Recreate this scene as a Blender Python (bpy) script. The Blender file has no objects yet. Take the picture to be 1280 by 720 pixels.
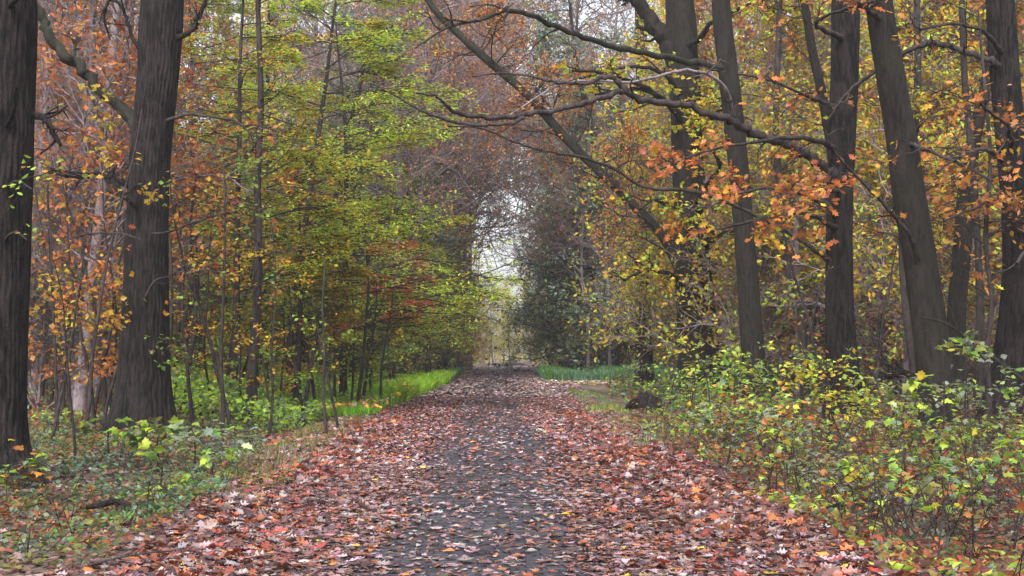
import bpy, math, random
import numpy as np
from mathutils import Vector

SC = bpy.context.scene
COL = SC.collection
TAU = math.tau

# ------------------------------------------------------------------ camera geometry
F = 1730.0            # focal length in pixels of the 1280 wide picture
CAMH = 1.40
PITCH = math.atan(80.0 / F)
cp, sp = math.cos(PITCH), math.sin(PITCH)


def P(u, v, Y):
    """point at world depth Y seen at picture position (u, v)"""
    x, z = (u - 640.0) / F, (360.0 - v) / F
    fy, fz = cp - z * sp, sp + z * cp
    k = Y / fy
    return np.array([x * k, Y, CAMH + fz * k])


def proj(p):
    dx, dy, dz = p[0], p[1], p[2] - CAMH
    fw = dy * cp + dz * sp
    up = -dy * sp + dz * cp
    return 640 + F * dx / fw, 360 - F * up / fw


# ------------------------------------------------------------------ terrain
LEFT_E = [(0, -1.9), (8.6, -2.05), (11.5, -2.3), (17.3, -2.65), (24, -2.9), (40, -3.2), (56, -3.1), (70, -3.1), (86, -2.7), (121, -2.3), (170, -2.2)]
RIGHT_E = [(0, 2.1), (8.6, 2.05), (12, 2.0), (16, 1.95), (23, 1.8), (35, 1.9), (48, 2.1), (62, 2.3), (80, 1.9), (121, 1.6), (170, 1.5)]
LE = lambda y: np.interp(y, [a for a, b in LEFT_E], [b for a, b in LEFT_E])
RE = lambda y: np.interp(y, [a for a, b in RIGHT_E], [b for a, b in RIGHT_E])


def wob(x, y):
    return (np.sin(x * .9 + 1.3 * np.sin(y * .31)) * np.cos(y * .7 + .8 * np.sin(x * .43)) * .5
            + .3 * np.sin(x * 2.3 + y * 1.1) * np.sin(y * 1.9 - x * .7)
            + .12 * np.sin(x * 6.1 + 2 * np.sin(y * 3.)) * np.sin(y * 5.3 + x))


def H(x, y):
    x = np.asarray(x, float); y = np.asarray(y, float)
    dl = LE(y) - x
    dr = x - RE(y)
    d = np.maximum(dl, dr)
    side = ((y > 60.5) & (y < 67.5) & (dr > 0)).astype(float)      # the side path
    out = np.clip(d / .8, 0, 1)
    out = out * out * (3 - 2 * out)
    ditch = -.20 * np.exp(-((d - 1.5) / .8) ** 2)
    rise = .05 * np.clip((d - 3) / 6, 0, 3)
    near = np.clip((y - 2) / 8, 0.2, 1)
    z = out * (ditch + rise * .6 + .09 * wob(x, y) * near + .05)
    s = np.clip((np.abs(y - 64) - 3.2) / 2.0, 0, 1)
    s = np.where(dr > 0, s, 1)
    return -.012 + z * s


# ------------------------------------------------------------------ mesh helpers
def build(name, V, Q, mat, parent=None, col=None, smooth=True):
    V = np.asarray(V, np.float32).reshape(-1, 3)
    Q = np.asarray(Q, np.int32).reshape(-1, 4)
    me = bpy.data.meshes.new(name)
    me.vertices.add(len(V)); me.vertices.foreach_set('co', V.ravel())
    me.loops.add(len(Q) * 4); me.loops.foreach_set('vertex_index', Q.ravel())
    me.polygons.add(len(Q))
    me.polygons.foreach_set('loop_start', np.arange(0, len(Q) * 4, 4, dtype=np.int32))
    me.polygons.foreach_set('use_smooth', np.full(len(Q), smooth, dtype=bool))
    if col is not None:
        a = me.attributes.new('leafcol', 'FLOAT_COLOR', 'POINT')
        c = np.ones((len(V), 4), np.float32); c[:, :3] = col
        a.data.foreach_set('color', c.ravel())
    me.update(calc_edges=True)
    me.materials.append(mat)
    o = bpy.data.objects.new(name, me)
    COL.objects.link(o)
    if parent is not None:
        o.parent = parent
    return o


class Geo:
    def __init__(s):
        s.V = []; s.Q = []; s.n = 0

    def add(s, V, Q):
        s.V.append(V); s.Q.append(np.asarray(Q) + s.n); s.n += len(V)

    def tube(s, pts, rad, sides=5, rfun=None):
        pts = np.asarray(pts, float); rad = np.asarray(rad, float)
        n = len(pts)
        t = np.gradient(pts, axis=0)
        t /= np.linalg.norm(t, axis=1)[:, None] + 1e-9
        ref = np.array([0, 0, 1.]) if abs(t[:, 2]).mean() < .8 else np.array([1., 0, 0])
        a = np.cross(t, ref); a /= np.linalg.norm(a, axis=1)[:, None] + 1e-9
        b = np.cross(t, a)
        th = np.arange(sides) * TAU / sides
        R = rad[:, None] * np.ones(sides)[None, :]
        if rfun is not None:
            R = rfun(R, th[None, :], pts[:, 2][:, None])
        V = pts[:, None, :] + R[..., None] * (np.cos(th)[None, :, None] * a[:, None, :] + np.sin(th)[None, :, None] * b[:, None, :])
        i = np.arange(n - 1)[:, None] * sides; j = np.arange(sides)[None, :]; k = (j + 1) % sides
        Q = np.stack([i + j, i + k, i + sides + k, i + sides + j], -1).reshape(-1, 4)
        s.add(V.reshape(-1, 3), Q)

    def obj(s, name, mat, parent=None, smooth=True):
        return build(name, np.concatenate(s.V), np.concatenate(s.Q), mat, parent, None, smooth)


def spline(pts, n):
    """Catmull-Rom through pts (k, m) sampled at n points"""
    p = np.asarray(pts, float)
    p = np.vstack([2 * p[0] - p[1], p, 2 * p[-1] - p[-2]])
    t = np.linspace(0, len(p) - 3 - 1e-6, n)
    i = t.astype(int); f = (t - i)[:, None]
    a, b, c, d = p[i], p[i + 1], p[i + 2], p[i + 3]
    return .5 * (2 * b + (c - a) * f + (2 * a - 5 * b + 4 * c - d) * f ** 2 + (-a + 3 * b - 3 * c + d) * f ** 3)


# leaf templates: axis +Y (length 1), normal +Z
def strip_leaf(st, curl=.15, fold=.25, tw=0.):
    V = []
    for s, w in st:
        z = curl * (s - .5) ** 2 * 2
        V += [(-w, s, z + fold * w + tw * s * w), (0, s, z), (w, s, z + fold * w - tw * s * w)]
    Q = []
    for i in range(len(st) - 1):
        a = 3 * i
        Q += [(a, a + 1, a + 4, a + 3), (a + 1, a + 2, a + 5, a + 4)]
    return np.array(V, float), np.array(Q)


OAK = [(0, .012), (.16, .03), (.28, .20), (.36, .07), (.50, .36), (.60, .09), (.76, .27), (.84, .07), (1., .01)]
OAK2 = [(0, .012), (.14, .04), (.30, .30), (.40, .12), (.58, .40), (.68, .14), (.84, .20), (1., .01)]
OVAL = [(0, .015), (.25, .22), (.55, .27), (.82, .14), (1., .01)]
MAPLE = [(0, .02), (.08, .26), (.2, .22), (.34, .52), (.50, .24), (.66, .30), (.78, .10), (1., .01)]
T_OAK = [strip_leaf(OAK, .25, .15, .2), strip_leaf(OAK2, -.2, -.15, -.2), strip_leaf(OAK, .1, .3, .6), strip_leaf(OAK2, .35, .05, .1)]
T_OAKF = [strip_leaf(OAK, .2, .15, .1), strip_leaf(OAK2, -.25, -.1, .1)]
T_OVAL = [strip_leaf(OVAL, .25, .25), strip_leaf(OVAL, -.3, .15)]
T_MAPLE = [strip_leaf(MAPLE, -.25, .12), strip_leaf(MAPLE, -.4, -.1)]
T_LOW = [(np.array([(0, 0, 0), (.27, .45, .07), (0, 1, -.05), (-.27, .45, .07)], float), np.array([(0, 1, 2, 3)]))]
T_LOWW = [(np.array([(0, 0, 0), (.42, .5, .1), (0, 1, -.08), (-.42, .5, .1)], float), np.array([(0, 1, 2, 3)]))]


def leaves(rng, pos, axis, normal, size, colr, temps):
    """vertices, quads and colours of many leaves at once"""
    pos = np.asarray(pos, float); n = len(pos)
    axis = axis / (np.linalg.norm(axis, axis=1)[:, None] + 1e-9)
    x = np.cross(axis, normal); x /= np.linalg.norm(x, axis=1)[:, None] + 1e-9
    z = np.cross(x, axis)
    which = rng.integers(0, len(temps), n)
    VV, QQ, CC, off = [], [], [], 0
    for ti, (tv, tq) in enumerate(temps):
        m = which == ti
        k = int(m.sum())
        if not k:
            continue
        s = size[m][:, None, None]
        V = pos[m][:, None, :] + s * (tv[None, :, 0:1] * x[m][:, None, :] + tv[None, :, 1:2] * axis[m][:, None, :] + tv[None, :, 2:3] * z[m][:, None, :])
        Q = tq[None] + (np.arange(k) * len(tv))[:, None, None] + off
        VV.append(V.reshape(-1, 3)); QQ.append(Q.reshape(-1, 4))
        CC.append(np.repeat(colr[m], len(tv), axis=0))
        off += k * len(tv)
    return np.concatenate(VV), np.concatenate(QQ), np.concatenate(CC)


# leaf colours (linear albedo)
YG = (.42, .52, .055); YG2 = (.27, .41, .05); YEL = (.56, .42, .04); GOLD = (.50, .26, .03); ORA = (.48, .17, .035); ORA2 = (.55, .22, .06)
RUST = (.26, .085, .03); PINK = (.50, .20, .12); RED = (.46, .07, .05); GRN = (.12, .26, .045); BGRN = (.17, .26, .17); DGRN = (.07, .11, .06)
GREY = (.19, .235, .16); PALEG = (.36, .42, .22); LIT = (.30, .235, .24); TAN = (.22, .155, .13); BRN = (.135, .060, .046); DRK = (.065, .038, .036); OLV = (.20, .19, .05)


def palette(rng, n, pal, var=.18, clump=None):
    """pal: [(colour, weight)...]; clump (n,) 0..1 makes neighbours alike"""
    cs = np.array([c for c, w in pal]); w = np.array([w for c, w in pal], float); w /= w.sum()
    r = rng.random(n)
    if clump is not None:
        r = (r * .45 + clump * .9) % 1.0
    i = np.searchsorted(np.cumsum(w), r, side='right').clip(0, len(cs) - 1)
    c = cs[i] * (1 + var * rng.normal(size=(n, 1))).clip(.45, 1.6) * (1 + .07 * rng.normal(size=(n, 3))).clip(.7, 1.3)
    return c.clip(.01, .8)


# ------------------------------------------------------------------ materials
def new_mat(name):
    m = bpy.data.materials.new(name); m.use_nodes = True
    nt = m.node_tree; nt.nodes.clear()
    return m, nt, nt.nodes, nt.links


def N(nt, t, **kw):
    n = nt.nodes.new(t)
    for k, v in kw.items():
        if hasattr(n, k):
            setattr(n, k, v)
    return n


def ramp(nt, stops):
    r = nt.nodes.new('ShaderNodeValToRGB')
    e = r.color_ramp.elements
    while len(e) < len(stops):
        e.new(.5)
    for i, (p, c) in enumerate(stops):
        e[i].position = p; e[i].color = (*c, 1)
    return r


def leaf_mat(name, trans=.5, rough=.5, spec=.35):
    m, nt, ns, ln = new_mat(name)
    at = N(nt, 'ShaderNodeAttribute'); at.attribute_name = 'leafcol'
    oi = N(nt, 'ShaderNodeObjectInfo')
    hs = N(nt, 'ShaderNodeHueSaturation')
    mh = N(nt, 'ShaderNodeMapRange'); mh.inputs[3].default_value = .488; mh.inputs[4].default_value = .512
    mv = N(nt, 'ShaderNodeMapRange'); mv.inputs[3].default_value = .82; mv.inputs[4].default_value = 1.16
    ml = N(nt, 'ShaderNodeMath', operation='MULTIPLY'); ml.inputs[1].default_value = 7.31
    fr = N(nt, 'ShaderNodeMath', operation='FRACT')
    ln.new(oi.outputs['Random'], mh.inputs[0]); ln.new(oi.outputs['Random'], ml.inputs[0]); ln.new(ml.outputs[0], fr.inputs[0]); ln.new(fr.outputs[0], mv.inputs[0])
    ln.new(mh.outputs[0], hs.inputs['Hue']); ln.new(mv.outputs[0], hs.inputs['Value']); ln.new(at.outputs['Color'], hs.inputs['Color'])
    pb = N(nt, 'ShaderNodeBsdfPrincipled'); pb.inputs['Roughness'].default_value = rough
    pb.inputs['Specular IOR Level'].default_value = spec
    ln.new(hs.outputs[0], pb.inputs['Base Color'])
    tr = N(nt, 'ShaderNodeBsdfTranslucent'); ln.new(hs.outputs[0], tr.inputs['Color'])
    mx = N(nt, 'ShaderNodeMixShader'); mx.inputs[0].default_value = trans
    ln.new(pb.outputs[0], mx.inputs[1]); ln.new(tr.outputs[0], mx.inputs[2])
    o = N(nt, 'ShaderNodeOutputMaterial'); ln.new(mx.outputs[0], o.inputs['Surface'])
    return m


def bark_mat(name, dark, light, moss, vs=1.0, moss_amt=.5, bump=.5, scale=26.):
    lo, mid, hi = (.43, .5, .60) if 'oak' in name else (.36, .5, .68)
    m, nt, ns, ln = new_mat(name)
    tc = N(nt, 'ShaderNodeTexCoord'); mp = N(nt, 'ShaderNodeMapping')
    mp.inputs['Scale'].default_value = (1, 1, .14 * vs)
    ln.new(tc.outputs['Object'], mp.inputs[0])
    n1 = N(nt, 'ShaderNodeTexNoise'); n1.inputs['Scale'].default_value = scale; n1.inputs['Detail'].default_value = 8; n1.inputs['Roughness'].default_value = .62
    n2 = N(nt, 'ShaderNodeTexNoise'); n2.inputs['Scale'].default_value = 2.1; n2.inputs['Detail'].default_value = 6; n2.inputs['Roughness'].default_value = .6
    n3 = N(nt, 'ShaderNodeTexNoise'); n3.inputs['Scale'].default_value = 60; n3.inputs['Detail'].default_value = 4
    ln.new(mp.outputs[0], n1.inputs[0]); ln.new(tc.outputs['Object'], n2.inputs[0]); ln.new(tc.outputs['Object'], n3.inputs[0])
    r = ramp(nt, [(lo, dark), (mid, [(a + b) / 2 for a, b in zip(dark, light)]), (hi, light)])
    n4 = N(nt, 'ShaderNodeTexNoise'); n4.inputs['Scale'].default_value = 4.5; n4.inputs['Detail'].default_value = 4
    mp4 = N(nt, 'ShaderNodeMapping'); mp4.inputs['Scale'].default_value = (1, 1, .35); ln.new(tc.outputs['Object'], mp4.inputs[0]); ln.new(mp4.outputs[0], n4.inputs[0])
    m4 = N(nt, 'ShaderNodeMath', operation='MULTIPLY_ADD'); m4.inputs[1].default_value = .45; m4.inputs[2].default_value = -.225
    ln.new(n4.outputs[0], m4.inputs[0])
    s4 = N(nt, 'ShaderNodeMath', operation='ADD'); ln.new(n1.outputs[0], s4.inputs[0]); ln.new(m4.outputs[0], s4.inputs[1])
    ln.new(s4.outputs[0], r.inputs[0])
    r2 = ramp(nt, [(.5 - .1 * moss_amt, (0, 0, 0)), (.72 - .1 * moss_amt, (1, 1, 1))])
    ln.new(n2.outputs[0], r2.inputs[0])
    mu = N(nt, 'ShaderNodeMath', operation='MULTIPLY'); mu.inputs[1].default_value = moss_amt
    ln.new(r2.outputs[0], mu.inputs[0])
    mx = N(nt, 'ShaderNodeMix', data_type='RGBA'); mx.inputs[7].default_value = (*moss, 1)
    ln.new(mu.outputs[0], mx.inputs[0]); ln.new(r.outputs[0], mx.inputs[6])
    ad = N(nt, 'ShaderNodeMath', operation='MULTIPLY_ADD'); ad.inputs[1].default_value = .35
    ln.new(n3.outputs[0], ad.inputs[0]); ln.new(n1.outputs[0], ad.inputs[2])
    bp = N(nt, 'ShaderNodeBump'); bp.inputs['Strength'].default_value = bump; bp.inputs['Distance'].default_value = .06
    ln.new(ad.outputs[0], bp.inputs['Height'])
    pb = N(nt, 'ShaderNodeBsdfPrincipled'); pb.inputs['Roughness'].default_value = .88; pb.inputs['Specular IOR Level'].default_value = .2
    ln.new(mx.outputs[2], pb.inputs['Base Color']); ln.new(bp.outputs[0], pb.inputs['Normal'])
    o = N(nt, 'ShaderNodeOutputMaterial'); ln.new(pb.outputs[0], o.inputs['Surface'])
    return m


M_LEAF = leaf_mat('crown leaves')
M_LITTER = leaf_mat('dry leaf litter', .12, .42, .5)
M_OAK = bark_mat('furrowed oak bark', (.0022, .0016, .0017), (.023, .0168, .0172), (.014, .016, .009), 1.5, .35, 1., 19)
M_BARK = bark_mat('grey mossy bark', (.004, .003, .003), (.023, .0185, .016), (.017, .020, .010), 1.6, .4, .8, 22)
M_THIN = bark_mat('dark sapling bark', (.010, .008, .008), (.050, .039, .038), (.03, .033, .018), 3., .2, .3, 20)
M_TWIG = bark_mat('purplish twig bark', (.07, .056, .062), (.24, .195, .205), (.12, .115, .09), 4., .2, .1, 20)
M_MOSS = bark_mat('mossy bough bark', (.006, .006, .005), (.028, .025, .020), (.024, .029, .012), 2., .5, .6, 16)

# ------------------------------------------------------------------ ground
def ground_mat():
    m, nt, ns, ln = new_mat('forest soil and litter')
    tc = N(nt, 'ShaderNodeTexCoord')
    n1 = N(nt, 'ShaderNodeTexNoise'); n1.inputs['Scale'].default_value = .55; n1.inputs['Detail'].default_value = 8; n1.inputs['Roughness'].default_value = .65
    vo = N(nt, 'ShaderNodeTexVoronoi'); vo.inputs['Scale'].default_value = 13
    n2 = N(nt, 'ShaderNodeTexNoise'); n2.inputs['Scale'].default_value = 30; n2.inputs['Detail'].default_value = 5
    for n in (n1, vo, n2):
        ln.new(tc.outputs['Object'], n.inputs[0])
    hs = N(nt, 'ShaderNodeSeparateColor'); ln.new(vo.outputs['Color'], hs.inputs[0])
    r1 = ramp(nt, [(0, (.05, .032, .024)), (.3, (.13, .06, .04)), (.55, (.20, .13, .10)), (.8, (.08, .06, .045)), (1, (.26, .19, .16))])
    ln.new(hs.outputs[0], r1.inputs[0])
    r2 = ramp(nt, [(.25, (.03, .026, .02)), (.6, (.07, .07, .035))]); ln.new(n2.outputs[0], r2.inputs[0])
    r3 = ramp(nt, [(.42, (0, 0, 0)), (.58, (1, 1, 1))]); ln.new(n1.outputs[0], r3.inputs[0])
    mx = N(nt, 'ShaderNodeMix', data_type='RGBA')
    ln.new(r3.outputs[0], mx.inputs[0]); ln.new(r1.outputs[0], mx.inputs[6]); ln.new(r2.outputs[0], mx.inputs[7])
    bp = N(nt, 'ShaderNodeBump'); bp.inputs['Strength'].default_value = .7; bp.inputs['Distance'].default_value = .04
    ln.new(vo.outputs['Distance'], bp.inputs['Height'])
    pb = N(nt, 'ShaderNodeBsdfPrincipled'); pb.inputs['Roughness'].default_value = .85
    ln.new(mx.outputs[2], pb.inputs['Base Color']); ln.new(bp.outputs[0], pb.inputs['Normal'])
    o = N(nt, 'ShaderNodeOutputMaterial'); ln.new(pb.outputs[0], o.inputs['Surface'])
    return m


def path_mat():
    m, nt, ns, ln = new_mat('worn dark paving')
    tc = N(nt, 'ShaderNodeTexCoord'); mp = N(nt, 'ShaderNodeMapping')
    ln.new(tc.outputs['Object'], mp.inputs[0])
    nd = N(nt, 'ShaderNodeTexNoise'); nd.inputs['Scale'].default_value = 5; nd.inputs['Detail'].default_value = 3
    ln.new(tc.outputs['Object'], nd.inputs[0])
    va = N(nt, 'ShaderNodeVectorMath', operation='MULTIPLY_ADD'); va.inputs[1].default_value = (.03, .03, .0)
    ln.new(nd.outputs['Color'], va.inputs[0]); ln.new(mp.outputs[0], va.inputs[2])
    br = N(nt, 'ShaderNodeTexBrick'); br.inputs['Scale'].default_value = 1.0
    br.inputs['Brick Width'].default_value = .21; br.inputs['Row Height'].default_value = .105; br.inputs['Mortar Size'].default_value = .007; br.inputs['Mortar Smooth'].default_value = .4
    br.inputs['Color1'].default_value = (.026, .026, .034, 1); br.inputs['Color2'].default_value = (.050, .050, .062, 1); br.inputs['Mortar'].default_value = (.009, .008, .008, 1)
    ln.new(va.outputs[0], br.inputs[0])
    n1 = N(nt, 'ShaderNodeTexNoise'); n1.inputs['Scale'].default_value = 1.4; n1.inputs['Detail'].default_value = 9; n1.inputs['Roughness'].default_value = .7
    n2 = N(nt, 'ShaderNodeTexNoise'); n2.inputs['Scale'].default_value = 90; n2.inputs['Detail'].default_value = 3
    ln.new(tc.outputs['Object'], n1.inputs[0]); ln.new(tc.outputs['Object'], n2.inputs[0])
    r1 = ramp(nt, [(.35, (.5, .5, .5)), (.65, (1.5, 1.4, 1.35))]); ln.new(n1.outputs[0], r1.inputs[0])
    r2 = ramp(nt, [(.3, (.6, .6, .6)), (.7, (1.35, 1.33, 1.3))]); ln.new(n2.outputs[0], r2.inputs[0])
    m1 = N(nt, 'ShaderNodeMix', data_type='RGBA', blend_type='MULTIPLY'); m1.inputs[0].default_value = 1
    m2 = N(nt, 'ShaderNodeMix', data_type='RGBA', blend_type='MULTIPLY'); m2.inputs[0].default_value = 1
    ln.new(br.outputs[0], m1.inputs[6]); ln.new(r1.outputs[0], m1.inputs[7]); ln.new(m1.outputs[2], m2.inputs[6]); ln.new(r2.outputs[0], m2.inputs[7])
    bp = N(nt, 'ShaderNodeBump'); bp.inputs['Strength'].default_value = .8; bp.inputs['Distance'].default_value = .012; bp.invert = True
    ln.new(br.outputs['Fac'], bp.inputs['Height'])
    b2 = N(nt, 'ShaderNodeBump'); b2.inputs['Strength'].default_value = .5; b2.inputs['Distance'].default_value = .006
    ln.new(n2.outputs[0], b2.inputs['Height']); ln.new(bp.outputs[0], b2.inputs['Normal'])
    pb = N(nt, 'ShaderNodeBsdfPrincipled'); pb.inputs['Roughness'].default_value = .78; pb.inputs['Specular IOR Level'].default_value = .25
    ln.new(m2.outputs[2], pb.inputs['Base Color']); ln.new(b2.outputs[0], pb.inputs['Normal'])
    o = N(nt, 'ShaderNodeOutputMaterial'); ln.new(pb.outputs[0], o.inputs['Surface'])
    return m


def grid(xs, ys, zf):
    X, Y = np.meshgrid(xs, ys)
    Z = zf(X, Y)
    V = np.stack([X, Y, Z], -1).reshape(-1, 3)
    nx = len(xs)
    i = np.arange(len(ys) - 1)[:, None] * nx + np.arange(nx - 1)[None, :]
    Q = np.stack([i, i + 1, i + nx + 1, i + nx], -1).reshape(-1, 4)
    return V, Q


def axis_pts(fine, step, far):
    a = list(np.arange(0, fine, step)); s = step
    while a[-1] < far:
        s *= 1.12; a.append(a[-1] + s)
    return a


ax = axis_pts(14, .22, 420)
xs = np.array([-a for a in ax[:0:-1]] + ax)
ay = axis_pts(45, .3, 560)
ys = np.array([-60, -30, -15, -8, -4, -2] + ay)
V, Q = grid(xs, ys, lambda x, y: H(x, y) + np.where(np.hypot(x, y) > 150, 0, 0))
g = build('ground', V, Q, ground_mat()); g['kind'] = 'structure'
PM = path_mat()
ys2 = np.concatenate([np.arange(-6, 60, .5), np.arange(60, 171, 2.)])
tt = np.linspace(0, 1, 9)
V = np.array([[(LE(y) + .15) * (1 - t) + (RE(y) - .15) * t, y, -.002 + .012 * (1 - (2 * t - 1) ** 2)] for y in ys2 for t in tt])
i = np.arange(len(ys2) - 1)[:, None] * 9 + np.arange(8)[None, :]
p = build('path', V, np.stack([i, i + 1, i + 10, i + 9], -1).reshape(-1, 4), PM); p['kind'] = 'structure'


def side_mat():
    m, nt, ns, ln = new_mat('sandy side track')
    tc = N(nt, 'ShaderNodeTexCoord')
    n1 = N(nt, 'ShaderNodeTexNoise'); n1.inputs['Scale'].default_value = 6; n1.inputs['Detail'].default_value = 8
    ln.new(tc.outputs['Object'], n1.inputs[0])
    r = ramp(nt, [(.3, (.12, .08, .055)), (.5, (.26, .19, .14)), (.7, (.42, .34, .27))]); ln.new(n1.outputs[0], r.inputs[0])
    pb = N(nt, 'ShaderNodeBsdfPrincipled'); pb.inputs['Roughness'].default_value = .9
    ln.new(r.outputs[0], pb.inputs['Base Color'])
    o = N(nt, 'ShaderNodeOutputMaterial'); ln.new(pb.outputs[0], o.inputs['Surface'])
    return m


V, Q = grid(np.linspace(1.2, 40, 60), np.linspace(61.0, 67.0, 8), lambda x, y: H(x, y) * 0 - .006)
sp_ = build('side_path', V, Q, side_mat()); sp_['kind'] = 'structure'

# ------------------------------------------------------------------ tagging
def tag(o, label=None, cat=None, group=None, kind=None):
    if label: o['label'] = label
    if cat: o['category'] = cat
    if group: o['group'] = group
    if kind: o['kind'] = kind
    return o


def empty(name, loc):
    o = bpy.data.objects.new(name, None); COL.objects.link(o)
    o.location = loc; o.empty_display_size = .3
    return o


def copy_tree(root):
    r = root.copy(); COL.objects.link(r)
    for ch in root.children:
        c = ch.copy(); COL.objects.link(c); c.parent = r
    return r


# ------------------------------------------------------------------ branching
def unit(v):
    return v / (np.linalg.norm(v) + 1e-9)


def polyline(rng, p0, d, length, n, up=0., wig=.25, droop=0.):
    pts = [np.array(p0, float)]; d = unit(np.array(d, float)); s = length / n
    for k in range(n):
        d = unit(d + wig * rng.normal(size=3) * .6 + np.array([0, 0, up - droop * (k / n)]))
        pts.append(pts[-1] + d * s)
    return np.array(pts)


class Spots:
    """where the leaves of one crown sit"""
    def __init__(s):
        s.p = []; s.d = []; s.c = []

    def add(s, p, d, c):
        s.p.append(p); s.d.append(d); s.c.append(c)


def shoot(rng, G, S, p0, d, L, r, lev, prm):
    """one branch with its side branches, down to twigs carrying leaf spots"""
    last = lev >= prm['lev']
    n = 4 if last else 6
    pts = polyline(rng, p0, d, L, n, prm.get('up', .05), prm.get('wig', .25), prm.get('droop', 0.))
    rad = np.linspace(r, r * .3, n + 1)
    if G is not None:
        G.tube(pts, rad, 3 if r < .012 else 5)
    side(rng, G, S, pts, L, r, lev, prm)


def side(rng, G, S, pts, L, r, lev, prm, t0=.2):
    n = len(pts) - 1
    if lev >= prm['lev']:
        k = rng.poisson(prm['lpt'] * L)
        cl = rng.random()
        for t in rng.random(k) ** .8:
            f = t * n; i = min(int(f), n - 1)
            p = pts[i] + (pts[i + 1] - pts[i]) * (f - i)
            dd = unit(pts[i + 1] - pts[i]) + rng.normal(size=3) * .8
            S.add(p + rng.normal(size=3) * prm.get('spread', .03), dd, cl)
        return
    for j in range(rng.poisson(prm['nch'][lev]) + 1):
        t = t0 + (1 - t0) * rng.random() ** .8
        f = min(t * n, n - .001); i = int(f)
        p = pts[i] + (pts[i + 1] - pts[i]) * (f - i)
        a = unit(pts[i + 1] - pts[i])
        q = unit(np.cross(a, rng.normal(size=3)))
        ang = rng.uniform(.5, 1.15)
        dd = a * math.cos(ang) + q * math.sin(ang)
        dd[2] *= prm.get('flat', 1.)
        shoot(rng, G, S, p, unit(dd), L * rng.uniform(.35, .62) * (1.15 - .5 * t) + .05, max(r * .5, prm.get('rmin', .004)), lev + 1, prm)


def leaf_mesh(rng, S, prm, origin, parent, name='crown'):
    if not S.p:
        return None
    pos = np.array(S.p) - np.asarray(origin); ax_ = np.array(S.d); n = len(pos)
    flat = prm.get('lflat', .6)
    nor = rng.normal(size=(n, 3)) * (1 - flat); nor[:, 2] += flat
    ax_[:, 2] = ax_[:, 2] * (1 - flat * .7) - prm.get('hang', .15)
    size = prm['lsize'] * rng.uniform(.6, 1.25, n)
    c = palette(rng, n, prm['pal'], prm.get('var', .2), np.array(S.c))
    V, Q, C = leaves(rng, pos, ax_, nor, size, c, prm.get('temps', T_LOW))
    return build(name, V, Q, M_LEAF, parent, C, smooth=False)


def trunk_rf(kind, ph, base):
    def f(R, th, z):
        zz = np.maximum(z - base, 0)
        fl = 1 + np.exp(-zz / .28) * .28 * (1 + .45 * np.cos(5 * th + ph) + .3 * np.cos(3 * th + 2 * ph)) + .10 * np.exp(-zz / .9)
        if kind == 'oak':
            a = 34 * th + 1.7 * np.sin(1.9 * z + 2 * th + ph) + 1.3 * np.sin(5.1 * z + 3 * th) + .8 * np.sin(11 * z + 5 * th)
            rg = np.abs(np.sin(.5 * a)) ** .7
            brk = .5 + .5 * np.sin(7 * z + 4 * np.sin(9 * th) + ph)
            return R * fl * (.95 + .065 * rg * (.75 + .25 * brk) + .02 * np.sin(2 * th + .7 * z))
        return R * fl * (1 + .03 * np.sin(2 * th + 1.1 * z + ph) + .025 * np.sin(3 * th - 2.3 * z) + .012 * np.sin(7 * th + 5 * z))
    return f


AXIS = {}          # centre line and radius of each big trunk, for rooting its limbs


def hero_trunk(name, label, cat, Y, prof, mat, kind='smooth', group=None, top=None, ph=0.):
    """prof: [(u, v, width_px)] from the foot up.  Returns the thing."""
    pts = [(P(u, v, Y), w * Y / F / 2) for u, v, w in prof]
    base = pts[0][0].copy()
    gz = float(H(base[0], Y)) - .05
    p = np.array([q for q, _ in pts]); r = np.array([q for _, q in pts])
    if p[0, 2] > gz + .35:
        p = np.vstack([[p[0, 0], p[0, 1], gz], p]); r = np.concatenate([[r[0]], r])
    else:
        p[0, 2] = gz
    if top:
        d = p[-1] - p[-2]; d = d / d[2]
        p = np.vstack([p, p[-1] + d * (top - p[-1][2])]); r = np.concatenate([r, [r[-1] * .55]])
    n = int((p[-1, 2] - gz) / (.05 if kind == 'oak' else .12)) + 8
    s = spline(np.hstack([p, r[:, None]]), n)
    org = np.array([s[0, 0], s[0, 1], gz + .05])
    root = empty(name, tuple(org))
    tag(root, label, cat, group)
    G = Geo()
    G.tube(s[:, :3] - org, s[:, 3], 200 if kind == 'oak' else 28, trunk_rf(kind, ph, -.05))
    G.obj('trunk', mat, root)
    AXIS[root.name] = s
    return root, org, s


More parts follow.
